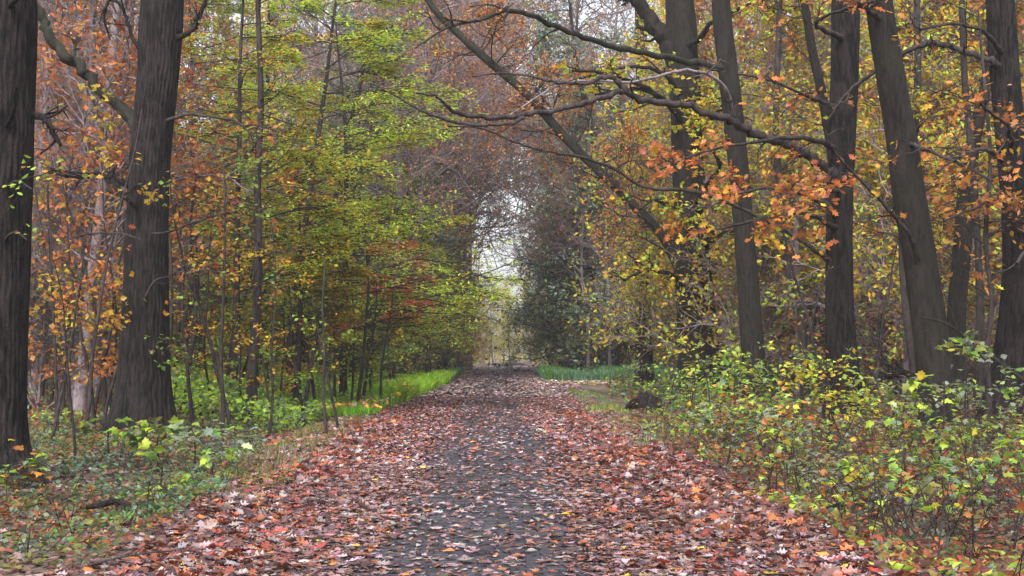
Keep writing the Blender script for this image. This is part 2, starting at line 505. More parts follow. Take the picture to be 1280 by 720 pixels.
def bough(rng, root, org, Y, prof, mat, prm=None, S=None, n=22, wig=.35, side_lev=0, name='branch', t0=.12, scale=1.):
    """prof: [(u, v, width_px, Y)] ; real 3-D line at its own depth; side shoots by prm"""
    pv = np.array([(a[0], a[1]) for a in prof], float)
    cs = np.concatenate([[0], np.cumsum(np.linalg.norm(np.diff(pv, axis=0), axis=1))]); cs /= cs[-1]
    ya = prof[0][3] if len(prof[0]) > 3 else Y; yb = prof[-1][3] if len(prof[-1]) > 3 else Y
    prof = [(a[0], a[1], a[2], ya + (yb - ya) * t) for a, t in zip(prof, cs)]
    q = np.array([[*P(a[0], a[1], a[3] if len(a) > 3 else Y), a[2] * (a[3] if len(a) > 3 else Y) / F / 2] for a in prof])
    ax3 = AXIS[root.name]
    k = int(np.argmin(np.abs(ax3[:, 2] - q[0, 2])))
    if np.linalg.norm(q[0, :3] - ax3[k, :3]) < ax3[k, 3] * 1.8:       # a limb starts inside its trunk
        k2 = int(np.argmin(np.abs(ax3[:, 2] - (q[0, 2] - q[0, 3] * 1.5))))
        far = np.linalg.norm(q[1:, :3] - ax3[k, :3], axis=1) > ax3[k, 3] * 1.1
        q = np.vstack([[*ax3[k2, :3], q[0, 3] * 1.25], q[1:][far]])
    s = spline(q, n)
    w = rng.normal(size=(n, 3)) * wig * s[:, 3:4]
    w[0] = 0
    s[:, :3] += w
    s[:, :3] -= org
    G = Geo(); G.tube(s[:, :3], s[:, 3], 8)
    if prm:
        L = np.linalg.norm(s[-1, :3] - s[0, :3]) * scale
        SS = Spots()
        side(rng, G, SS, s[:, :3], L, float(s[:, 3].mean()), side_lev, prm, t0)
        if S is not None:
            for a, b, c in zip(SS.p, SS.d, SS.c):
                S.add(a + org, b, c)
    return G.obj(name, mat, root)


rng = np.random.default_rng(7)
random.seed(7)
# ================================================================== the big trees in front
def finish_crown(root, org, S, prm, name='crown'):
    return leaf_mesh(rng, S, prm, org, root, name)


TW = dict(lev=2, nch=[7, 4], lpt=0, wig=.35, up=.03, rmin=.004, spread=.02)          # bare twigs
BARE = dict(lev=2, nch=[5, 3], lpt=1.2, wig=.35, up=.02, rmin=.004, lsize=.11, temps=T_OAKF, pal=[(RUST, 2), (ORA, 2)])

# --- oak at the left edge
r, og, s = hero_trunk('oak_tree', 'massive dark furrowed oak trunk cut by the left edge of the photo', 'tree', 14.7,
    [(-2, 612, 84), (-4, 560, 72), (-2, 480, 66), (0, 380, 70), (2, 250, 74), (4, 120, 76), (6, 0, 76)], M_OAK, 'oak', top=8, ph=.4)
S1 = Spots()
pr = dict(lev=1, nch=[5], lpt=5, wig=.3, up=0, rmin=.004, lsize=.075, temps=T_OVAL, lflat=.6, pal=[(YG, 3), (YG2, 2), (ORA2, 1)])
bough(rng, r, og, 14.7, [(36, 132, 12), (52, 146, 9), (64, 158, 8), (76, 182, 5)], M_OAK, dict(TW, nch=[2, 2], lev=2), S1, n=14)
bough(rng, r, og, 14.5, [(10, 2, 8, 14.3), (24, -4, 7, 14.1), (40, -14, 5, 14)], M_OAK, None, None, n=8)
bough(rng, r, og, 14.2, [(4, 160, 7, 14.4), (16, 140, 6, 14.0), (20, 110, 4, 13.9)], M_OAK, None, n=10)
bough(rng, r, og, 14.0, [(2, 238, 4, 14.4), (20, 226, 3, 14.0), (40, 236, 2, 13.8)], M_THIN, pr, S1, n=8)
bough(rng, r, og, 14.0, [(2, 300, 4, 14.4), (18, 290, 3, 14.0), (34, 300, 2, 13.8)], M_THIN, pr, S1, n=8)
finish_crown(r, og, S1, pr)

# --- big oak left of the path
r, og, s = hero_trunk('oak_tree', 'big dark oak left of the path with a long limb rising to the left', 'tree', 23.0,
    [(176, 548, 84), (178, 520, 74), (180, 460, 63), (182, 380, 58), (184, 280, 52), (188, 190, 50), (197, 100, 50), (203, 0, 52)], M_OAK, 'oak', top=11, ph=2.)
S2 = Spots()
pr2 = dict(lev=2, nch=[6, 3], lpt=4, wig=.35, up=.02, rmin=.005, lsize=.11, temps=T_OAKF, lflat=.5, pal=[(ORA, 3), (RUST, 2), (ORA2, 2), (GOLD, 1)])
bough(rng, r, og, 23, [(184, 155, 20), (168, 146, 18), (150, 132, 15), (125, 112, 14), (103, 88, 14), (80, 68, 14), (60, 42, 13), (50, 15, 11), (28, -20, 9), (0, -60, 7)], M_MOSS, dict(pr2, nch=[3, 3]), S2, n=40, wig=.22, scale=.35)
bough(rng, r, og, 22.6, [(196, 85, 10, 22.8), (182, 70, 7), (172, 58, 6), (160, 30, 5), (152, 8, 4), (138, 0, 4), (130, 18, 3), (138, 50, 2)], M_OAK, dict(TW, nch=[3, 2]), S2, n=30)
bough(rng, r, og, 22.8, [(216, 45, 9), (232, 42, 7), (243, 34, 6), (250, 18, 6), (262, -6, 5)], M_OAK, dict(pr2, nch=[3, 2]), S2, n=20, scale=.6)
bough(rng, r, og, 22.6, [(208, 145, 5), (235, 144, 4), (262, 146, 3.5), (295, 152, 3), (318, 172, 2)], M_THIN, dict(pr2, nch=[4, 3]), S2, n=24)
bough(rng, r, og, 22.8, [(180, 238, 9), (160, 235, 8), (145, 225, 7), (120, 216, 6), (100, 222, 4), (60, 215, 3)], M_OAK, dict(pr2, nch=[5, 3]), S2, n=24, scale=.7)
bough(rng, r, og, 22.5, [(178, 258, 8), (160, 250, 7), (150, 238, 6), (140, 222, 5), (146, 205, 3)], M_OAK, dict(TW, nch=[4, 3]), S2, n=20)
bough(rng, r, og, 22.3, [(176, 300, 3), (150, 292, 3), (110, 292, 2.5), (70, 305, 2)], M_THIN, dict(pr2, nch=[5, 3], lpt=6), S2, n=20, scale=.7)
bough(rng, r, og, 22.2, [(190, 292, 3), (210, 290, 3), (250, 275, 2.5), (300, 262, 2)], M_THIN, dict(pr2, nch=[5, 3], lpt=6), S2, n=20, scale=.6)
bough(rng, r, og, 22.0, [(182, 370, 3), (195, 350, 2.5), (212, 345, 2), (235, 330, 2)], M_THIN, dict(pr2, nch=[4, 3], lpt=7), S2, n=12, scale=.8)
finish_crown(r, og, S2, pr2)

# --- slim dark trunk in the middle left
r, og, s = hero_trunk('young_tree', 'slim dark straight trunk rising from green undergrowth right of the big left oak', 'tree', 27.0,
    [(315, 524, 16), (315, 480, 13), (319, 420, 12), (322, 360, 11), (323, 300, 10), (322, 220, 9), (326, 120, 8), (322, 0, 6)], M_THIN, 'smooth', top=9)
S3 = Spots()
pr3 = dict(lev=2, nch=[4, 4], lpt=9, wig=.3, flat=.35, up=.03, rmin=.004, lsize=.09, lflat=.75, pal=[(GOLD, 3), (YEL, 3), (ORA2, 2), (YG, 2), (OLV, 1)])
for k in range(26):
    v = rng.uniform(-20, 330); a = rng.uniform(0, TAU); L = rng.uniform(.8, 1.9)
    p0 = P(323, v, 27.0) - og
    G = Geo(); SS = Spots()
    shoot(rng, G, SS, p0, (math.cos(a), math.sin(a), .25), L, .014, 0, pr3)
    G.obj('branch', M_THIN, r)
    for A, B, C in zip(SS.p, SS.d, SS.c): S3.add(A + og, B, C)
finish_crown(r, og, S3, pr3)

# --- right hand side
r, og, s = hero_trunk('beech_tree', 'thick straight trunk right of the path, forking to the upper left near its top', 'tree', 38.0,
    [(878, 505, 62), (876, 470, 56), (872, 420, 50), (866, 340, 46), (862, 250, 42), (858, 150, 40), (853, 60, 38), (849, 0, 36)], M_BARK, 'smooth', top=15, ph=1.)
R1 = r, og
S4 = Spots()
prY = dict(lev=2, nch=[7, 4], lpt=17, wig=.3, flat=.4, up=.0, rmin=.005, lsize=.14, temps=T_MAPLE, lflat=.6, pal=[(YEL, 4), (YG, 4), (GOLD, 2), (YG2, 1)])
bough(rng, r, og, 38, [(856, 92, 30), (840, 62, 27), (822, 38, 22), (806, 15, 18), (790, -12, 16), (765, -60, 12)], M_BARK, dict(TW, nch=[2, 3]), S4, n=26, wig=.1, scale=.5)
for a in [((858, 140, 9, 37.7), (820, 118, 7, 36), (770, 95, 5, 35), (715, 88, 3, 34)),
          ((860, 190, 8, 37.7), (880, 160, 6, 36), (905, 130, 4, 35), (930, 105, 2, 34)),
          ((850, 60, 8, 37.7), (890, 30, 6, 36), (940, 5, 5, 35), (1000, -20, 3, 34)),
          ((856, 160, 8, 37.7), (835, 130, 6, 36), (800, 112, 4, 35.5), (745, 118, 3, 35))]:
    bough(rng, r, og, 37, [(x[0], x[1], x[2], x[3]) for x in a], M_BARK, prY, S4, n=20, scale=.55)
for k_, a in enumerate([((862, 260, 9, 37.8), (885, 230, 6, 35.5), (900, 205, 4, 34), (880, 180, 3, 33)), ((864, 280, 9, 37.8), (840, 262, 6, 36), (820, 250, 4, 34.5), (800, 262, 3, 34)),
          ((868, 370, 8, 37.8), (840, 345, 6, 36), (810, 338, 4, 35), (780, 350, 3, 35)), ((866, 330, 8, 37.8), (890, 300, 6, 36), (915, 290, 4, 35), (940, 300, 3, 34.5)),
          ((858, 120, 8, 37.7), (830, 92, 6, 36), (780, 84, 4, 35.5), (705, 104, 3, 35))]):
    bough(rng, r, og, 37, [(x[0], x[1], x[2], x[3]) for x in a], M_BARK, dict(prY, lpt=16, pal=[(YEL, 4), (GOLD, 4), (YG, 2), (ORA2, 1)]), S4, n=20, scale=.5)
finish_crown(r, og, S4, prY)

r, og, s = hero_trunk('young_beech', 'slender grey trunk standing next to the thick forked one, kinking left near its top', 'tree', 30.0,
    [(944, 530, 36), (944, 470, 29), (938, 400, 27), (931, 300, 26), (922, 200, 26), (914, 120, 25), (905, 50, 24), (901, 0, 23)], M_BARK, 'smooth', top=13, ph=3.)
R2 = r, og
S5 = Spots()
# leaf sprays of the foreground oak: large orange leaves
prO = dict(lev=2, nch=[6, 3], lpt=8, wig=.3, flat=.35, up=-.02, rmin=.004, lsize=.14, temps=T_OAKF, lflat=.5, hang=.25, spread=.04,
           var=.28, pal=[(ORA, 6), (ORA2, 3), ((.40, .15, .07), 3), (GOLD, 3), (RUST, 2), (YEL, 1)])
prS = dict(prO, lpt=3.0, nch=[4, 2])
prT = dict(prO, lpt=.8, nch=[5, 3])
bough(rng, r, og, 28, [(902, 84, 10, 29.6), (880, 80, 9, 28), (820, 70, 8, 26), (760, 56, 7.5, 25), (700, 35, 7, 24.5), (655, 16, 6.5, 24), (630, 14, 6, 24), (600, 25, 4, 24), (560, 34, 3, 24), (520, 60, 2, 24)], M_MOSS,
      dict(prS, lpt=2.8, nch=[5, 3]), S5, n=60, wig=.3, scale=.16)
bough(rng, r, og, 29, [(918, 120, 7, 29.7), (900, 103, 5, 28.5), (860, 88, 4, 27.5), (790, 102, 3.5, 27), (740, 100, 3, 26), (690, 110, 2.5, 26), (630, 150, 2, 26)], M_TWIG, dict(prT), S5, n=40, scale=.2)
finish_crown(r, og, S5, prO)

r, og, s = hero_trunk('oak_tree', 'dark rough trunk left of the leaning one, carrying the long bare limb over the path', 'tree', 24.0,
    [(1056, 545, 50), (1054, 480, 42), (1050, 400, 36), (1049, 320, 34), (1050, 240, 33), (1053, 160, 34), (1056, 80, 34), (1057, 0, 34)], M_OAK, 'oak', top=11, ph=5.)
R3 = r, og
S6 = Spots()
bough(rng, r, og, 23, [(1050, 222, 13, 23.9), (1030, 208, 12, 23.5), (1010, 195, 11.5, 23), (980, 180, 11, 22.6), (940, 165, 11, 22), (905, 148, 10, 21.6), (860, 133, 9, 21), (800, 124, 8.5, 20.6), (780, 115, 8, 20.5), (745, 124, 7, 20.3),
                       (700, 137, 6.5, 20), (655, 144, 6.5, 20), (600, 147, 6, 20), (565, 138, 5, 20), (548, 122, 3.5, 20), (520, 116, 2, 20)], M_THIN, dict(prT, lpt=.35, nch=[6, 3]), S6, n=110, wig=.35, scale=.10)
bough(rng, r, og, 20.3, [(786, 117, 8, 20.5), (774, 104, 7.5, 20.5), (764, 96, 7, 20.5), (748, 98, 6, 20.4), (735, 104, 4.5, 20.2), (700, 104, 4, 20), (670, 97, 3, 20), (630, 92, 2.5, 20), (590, 95, 2, 20)], M_THIN, dict(prT, lpt=.3, nch=[4, 3]), S6, n=50, wig=.35, scale=.14)
bough(rng, r, og, 20.3, [(655, 146, 6, 20), (640, 154, 5, 20), (615, 156, 4.5, 20), (575, 154, 4, 19.9), (535, 142, 4, 19.8), (505, 126, 3, 19.7), (484, 114, 2, 19.6)], M_THIN, dict(prT, lpt=.3, nch=[4, 3]), S6, n=50, wig=.3, scale=.14)
bough(rng, r, og, 22, [(1046, 330, 7, 23.9), (1000, 300, 5, 23), (930, 262, 4.5, 22), (870, 240, 4.5, 21.6), (806, 234, 4, 21), (770, 212, 4, 21), (725, 196, 4, 21), (690, 190, 3.5, 21), (650, 180, 3, 21), (600, 160, 2.4, 21), (560, 158, 2, 21)],
      M_THIN, dict(prT, lpt=1.4, nch=[7, 3]), S6, n=80, wig=.25, scale=.10)
# orange sprays between the trunks
for a, pq, sc_ in [
    ([(1048, 262, 7, 23.8), (1020, 250, 6, 22), (980, 236, 4, 20.5), (930, 240, 3, 19.5), (880, 262, 2, 19)], dict(prO, lpt=22), .5),
    ([(1048, 280, 7, 23.8), (1010, 268, 5, 22), (960, 272, 4, 21), (900, 286, 3, 20), (850, 300, 2, 19.5)], dict(prO, lpt=20), .45),
    ([(1050, 180, 7, 23.8), (1000, 172, 6, 23), (940, 178, 4, 22), (880, 190, 3, 21), (825, 212, 2, 20)], dict(prO, lpt=18, pal=[(GOLD, 5), (YEL, 4), (ORA2, 3)]), .5),
    ([(1052, 130, 6, 23.8), (1010, 120, 4, 23), (960, 100, 3, 22), (920, 92, 2, 22)], dict(prS, lpt=4), .6),
    ([(1046, 232, 5, 23.8), (1028, 240, 4, 21), (1040, 262, 3, 20)], dict(prO, lpt=9), .8),
    ([(1052, 40, 7, 23.8), (1020, 30, 5, 21), (1060, 10, 4, 19), (1100, 0, 3, 18)], dict(prO, lpt=4), .45)]:
    bough(rng, r, og, 22, a, M_THIN, dict(pq, nch=[4, 3]), S6, n=26, scale=sc_ * .62)
finish_crown(r, og, S6, prO)

r, og, s = hero_trunk('beech_tree', 'smooth green-tinted trunk leaning left near the right edge, behind a leafy maple sapling', 'tree', 20.0,
    [(1176, 566, 50), (1172, 500, 46), (1165, 430, 43), (1152, 340, 40), (1138, 250, 40), (1126, 170, 38), (1112, 90, 37), (1100, 10, 35), (1090, -60, 34)], M_BARK, 'smooth', top=9.5, ph=2.2)
R4 = r, og
S7 = Spots()
bough(rng, r, og, 19, [(1148, 340, 8, 19.8), (1140, 300, 6, 19.4), (1118, 270, 5, 19), (1080, 230, 4, 18.6), (1040, 185, 3, 18.3), (1028, 150, 2, 18.3)], M_THIN, dict(prT, lpt=1, nch=[5, 3]), S7, n=30, scale=.25)
bough(rng, r, og, 19, [(1096, 20, 7, 19.8), (1075, 5, 5, 18.5), (1060, -8, 4, 17.8)], M_THIN, dict(prO, lpt=7, nch=[4, 3]), S7, n=20, scale=.8)
bough(rng, r, og, 20, [(1130, 175, 6, 20.), (1160, 188, 5, 19), (1200, 205, 4, 18.4), (1240, 226, 3, 18)], M_THIN, dict(prO, lpt=6, nch=[5, 3]), S7, n=30, scale=.5)
finish_crown(r, og, S7, prO)

r, og, s = hero_trunk('oak_tree', 'dark trunk filling the right edge with a wide dark foot', 'tree', 22.0,
    [(1268, 548, 84), (1268, 510, 72), (1272, 440, 56), (1276, 350, 46), (1272, 260, 40), (1264, 180, 37), (1256, 90, 36), (1250, 0, 34)], M_OAK, 'oak', top=10.5, ph=.9)
R6 = r, og
S8 = Spots()
bough(rng, r, og, 21.6, [(1268, 92, 11, 21.8), (1250, 82, 9, 21.5), (1215, 68, 8, 21.3), (1180, 56, 7, 21.2), (1160, 54, 7, 21.2), (1130, 66, 6, 21.4), (1090, 92, 5, 22), (1060, 116, 4, 22.5), (1035, 150, 3, 22.5)], M_THIN, dict(prT, lpt=1.5, nch=[6, 3]), S8, n=60, wig=.25, scale=.16)
for a, pq, sc_ in [
    ([(1268, 210, 7, 21.6), (1240, 190, 5, 19.5), (1210, 190, 4, 18.5), (1172, 214, 3, 18)], dict(prO, lpt=13), .6),
    ([(1268, 250, 7, 21.6), (1250, 245, 5, 19.5), (1225, 256, 4, 18.5), (1180, 276, 3, 18)], dict(prO, lpt=12), .6),
    ([(1270, 180, 6, 21.6), (1262, 160, 5, 18.5), (1250, 150, 4, 17.5), (1226, 130, 3, 17)], dict(prO, lpt=5), .6),
    ([(1268, 60, 7, 21.6), (1230, 40, 5, 20.5), (1190, 30, 4, 19.6), (1150, 36, 3, 19)], dict(prO, lpt=5, pal=[(GOLD, 4), (YEL, 4), (ORA2, 3)]), .6),
    ([(1270, 280, 6, 21.6), (1290, 300, 5, 18.5), (1270, 330, 4, 17.5)], dict(prO, lpt=6), .9)]:
    bough(rng, r, og, 20, a, M_THIN, dict(pq, nch=[4, 3]), S8, n=26, scale=sc_ * .7)
finish_crown(r, og, S8, prO)

# --- leaning mossy tree over the path, and thinner trunks on the right
def plain_tree(name, label, cat, Y, prof, mat, prm=None, nb=0, vr=(0, 300), bl=(1., 2.), top=12, kind='smooth', br=.015, upz=.3, group=None):
    r, og, s = hero_trunk(name, label, cat, Y, prof, mat, kind, group, top, rng.uniform(0, 6))
    S = Spots()
    vv = [q[1] for q in prof][::-1]; uu = [q[0] for q in prof][::-1]
    for k in range(nb):
        v = rng.uniform(*vr); u = np.interp(v, vv, uu)
        a = rng.uniform(0, TAU); SS = Spots(); G = Geo()
        shoot(rng, G, SS, P(u, v, Y) - og, (math.cos(a), math.sin(a), upz), rng.uniform(*bl), br, 0, prm)
        G.obj('branch', M_THIN, r)
        for A, B, C in zip(SS.p, SS.d, SS.c): S.add(A + og, B, C)
    if prm and prm.get('lpt'): finish_crown(r, og, S, prm)
    return r


prOB = dict(lev=2, nch=[5, 3], lpt=4, wig=.35, up=.03, rmin=.006, lsize=.13, lflat=.4, pal=[(ORA, 3), (ORA2, 3), (RUST, 2), (GOLD, 2), (PINK, 1)])
prYB = dict(lev=2, nch=[5, 4], lpt=7, wig=.3, flat=.5, up=.02, rmin=.006, lsize=.12, lflat=.6, pal=[(YEL, 4), (YG, 3), (GOLD, 3), (ORA2, 1)])
plain_tree('leaning_tree', 'mossy leaning tree crossing behind the forked trunk up to the left over the path', 'tree', 42.0,
    [(872, 500, 16.1), (868, 440, 13.7), (858, 370, 12.4), (832, 302, 11.8), (790, 254, 11.5), (745, 210, 11.2), (710, 176, 11.2), (680, 142, 11.2), (648, 108, 10.8), (610, 76, 10.6), (575, 44, 9.9), (548, 18, 8.7), (530, -8, 7.5)], M_MOSS, dict(prOB, lpt=9, nch=[7, 4]), 30, (60, 330), (1.2, 3.0), None, br=.03, upz=.5)
plain_tree('young_tree', 'thin crooked trunk beside and left of the dark rough one, bending towards it', 'tree', 26.0,
    [(1060, 540, 16), (1058, 470, 14), (1052, 380, 13), (1046, 300, 12), (1040, 200, 12), (1030, 130, 12), (1015, 60, 11), (1005, 0, 10), (1000, -30, 8)], M_BARK, prOB, 9, (0, 330), (.7, 1.6), 10.5)
plain_tree('young_tree', 'bent grey trunk between the leaning beech and the right edge oak, bowing to upper right', 'tree', 27.0,
    [(1195, 520, 28), (1195, 430, 24), (1197, 370, 23), (1204, 300, 22), (1208, 240, 21), (1216, 180, 18), (1232, 110, 15), (1240, 50, 13), (1242, 0, 12)], M_BARK, prYB, 16, (0, 330), (.8, 2.), 11)
plain_tree('young_tree', 'narrow dark pole just left of the bent grey trunk on the right', 'tree', 25.0,
    [(1150, 540, 12), (1144, 470, 11), (1134, 400, 10), (1128, 300, 9), (1140, 200, 9), (1147, 100, 9), (1146, 0, 8)], M_THIN, prYB, 12, (0, 300), (.8, 1.8), 11)
plain_tree('sapling', 'thin wavy dark stem just left of the right edge oak', 'sapling', 20.5,
    [(1232, 560, 9), (1236, 500, 8), (1233, 440, 7), (1240, 380, 6), (1232, 300, 6), (1238, 200, 5), (1230, 100, 4)], M_THIN, prOB, 8, (100, 420), (.5, 1.2), 6.5)
plain_tree('sapling', 'dark upright pole right of the bent grey trunk, reddish twigs at its foot', 'sapling', 24,
    [(1222, 540, 12), (1224, 440, 11), (1225, 380, 10), (1222, 300, 9), (1215, 200, 9), (1206, 100, 8), (1202, 0, 7)], M_THIN, prYB, 10, (0, 300), (.8, 1.6), 9)
plain_tree('young_tree', 'dark trunk half hidden between the leaning mossy tree and the thick forked trunk', 'tree', 52.0,
    [(806, 490, 24), (804, 400, 20), (802, 320, 18), (806, 240, 17), (804, 150, 16), (800, 0, 14)], M_BARK, dict(prOB, lpt=2), 16, (0, 300), (1, 2.6), 18)
plain_tree('young_tree', 'thin dark trunk between the slender grey trunk and the dark rough one', 'tree', 34.0,
    [(1008, 510, 12), (1004, 440, 11), (1000, 380, 10), (984, 330, 9), (976, 260, 9), (970, 150, 8), (975, 0, 7)], M_THIN, prYB, 16, (0, 300), (.8, 2.2), 14)
# ================================================================== hornbeams left of the path (yellow-green layered sprays)
prH = dict(lev=3, nch=[8, 5, 2.2], lpt=14, wig=.13, flat=.12, up=-.008, rmin=.003, lsize=.105, lflat=.88, hang=.06, spread=.04, var=.16,
           pal=[(YG, 6), (YG2, 4), (YEL, 1.5), (OLV, 1)])


def layered_tree(name, label, cat, u, Y, h, w0, prm, nb, z0, blen, lean=0., mat=None, droop=0., elev=.25, group=None, yaw_bias=None):
    x = (u - 640) / F * Y
    gz = float(H(x, Y))
    root = empty(name, (x, Y, gz)); tag(root, label, cat, group)
    pts = polyline(rng, (0, 0, -.08), (lean * .5, 0, 1), h, 14, .05, .05)
    r0 = w0 * Y / F / 2
    rad = np.linspace(r0, r0 * .15, 15); rad[0] *= 1.35
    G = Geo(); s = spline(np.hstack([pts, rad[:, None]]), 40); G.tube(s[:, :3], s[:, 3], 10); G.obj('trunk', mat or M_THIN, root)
    S = Spots()
    for k in range(nb):
        G = Geo()
        t = (z0 + (h - z0) * ((k + rng.random()) / nb)) / h
        i = min(int(t * 39), 38); p = s[i, :3]
        a = rng.uniform(0, TAU) if yaw_bias is None or rng.random() > .5 else yaw_bias + rng.normal() * .7
        L = blen * (1.1 - .75 * max(0, (t - z0 / h) / (1 - z0 / h)) ** 1.3) * rng.uniform(.6, 1.15)
        shoot(rng, G, S, p, (math.cos(a), math.sin(a), elev), L, .012 + .004 * L, 0, prm)
        G.obj('branch', mat or M_THIN, root)
    leaf_mesh(rng, S, prm, (0, 0, 0), root)
    return root


HN = 0
for u, Y, h, nb, z0, bl, pal, lab in [
    (292, 29, 10.5, 24, 1.8, 2.6, [(YG, 6), (YG2, 3), (YEL, 3), (GOLD, 1)], 'yellow-green hornbeam with gold patches right beside the big left oak'),
    (360, 34, 13.0, 32, 1.6, 3.7, [(YG, 8), (YG2, 3), (YEL, 2)], 'tall bright yellow-green hornbeam in layered sprays at the middle left'),
    (430, 37, 10.5, 26, 1.7, 2.7, [(YG, 7), (YEL, 2), (GOLD, 1)], 'yellow-green hornbeam reaching out towards the path above the grass bank'),
    (250, 38, 13.5, 24, 3.2, 3.2, [(YG, 5), (YG2, 3), (GOLD, 2), (YEL, 1)], 'yellow-green hornbeam half hidden behind the big left oak'),
    (442, 50, 9.0, 24, 1.2, 2.9, [(YG, 4), (YG2, 4), (GOLD, 3), (OLV, 2)], 'low olive and yellow hornbeam behind the bright grass bank'),
    (372, 31, 5.2, 16, 1.5, 1.5, [(YEL, 4), (GOLD, 4), (YG, 2), (OLV, 1)], 'small golden young hornbeam left of the grass bank'),
    (330, 46, 16.5, 26, 4., 3.8, [(YG, 4), (YG2, 5)], 'tallest green hornbeam, set back behind the others on the left')]:
    layered_tree('hornbeam', lab, 'tree', u, Y, h, 11, dict(prH, pal=pal), nb, z0, bl, yaw_bias=0.0, group='hornbeams left of the path')
layered_tree('maple_tree', 'small tree with red leaves left of the path in front of the dark thicket', 'tree', 476, 34.6, 4.2, 4, dict(prH, lsize=.10, lpt=30, lflat=.5, nch=[6, 3, 1.5], pal=[(RED, 6), (PINK, 3), (OLV, 1), (ORA, 3), (OLV, 2)]), 11, 2.0, 1.1)
layered_tree('maple_tree', 'low orange-leaved shrub tree left of the far path edge', 'tree', 560, 72, 4.2, 9, dict(prH, lsize=.13, lpt=10, flat=.5, nch=[6, 3, 1.5], pal=[(GOLD, 4), (OLV, 3), (ORA, 2), (YG2, 2)]), 16, .4, 2.0)
layered_tree('hornbeam', 'rounded bright green small tree left of the path beyond the grass bank', 'tree', 535, 60, 6.2, 9, dict(prH, lsize=.11, lpt=14, nch=[7, 4, 1.5], pal=[(YG, 4), (YG2, 5), (YEL, 1)]), 20, 1.4, 1.9)

# ================================================================== background trees: prototypes, then copies
HIDE_X = 0


def proto(kind, k):
    """a background tree at the origin with a trunk and a crown"""
    root = empty(kind['name'], (0, 0, 0))
    h = kind['h']
    pts = polyline(rng, (0, 0, -.1), (rng.normal() * .03, rng.normal() * .03, 1), h, 16, .04, kind.get('bend', .07))
    r0 = kind['r']; rad = np.linspace(r0, r0 * .2, 17); rad[0] *= 1.3
    s = spline(np.hstack([pts, rad[:, None]]), 48)
    G = Geo(); G.tube(s[:, :3], s[:, 3], 8)
    S = Spots(); prm = kind['prm']; z0 = kind['z0']
    for b in range(kind['nb']):
        t = (z0 + (h - z0) * rng.random() ** kind.get('pw', .9)) / h
        i = min(int(t * 47), 46)
        a = rng.uniform(0, TAU)
        L = kind['bl'] * (1.15 - kind.get('tp', .8) * t) * rng.uniform(.6, 1.2)
        shoot(rng, G, S, s[i, :3], (math.cos(a), math.sin(a), kind.get('el', .7)), L, .012 + .007 * L, 0, prm)
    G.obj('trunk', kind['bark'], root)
    leaf_mesh(rng, S, prm, (0, 0, 0), root)
    return root


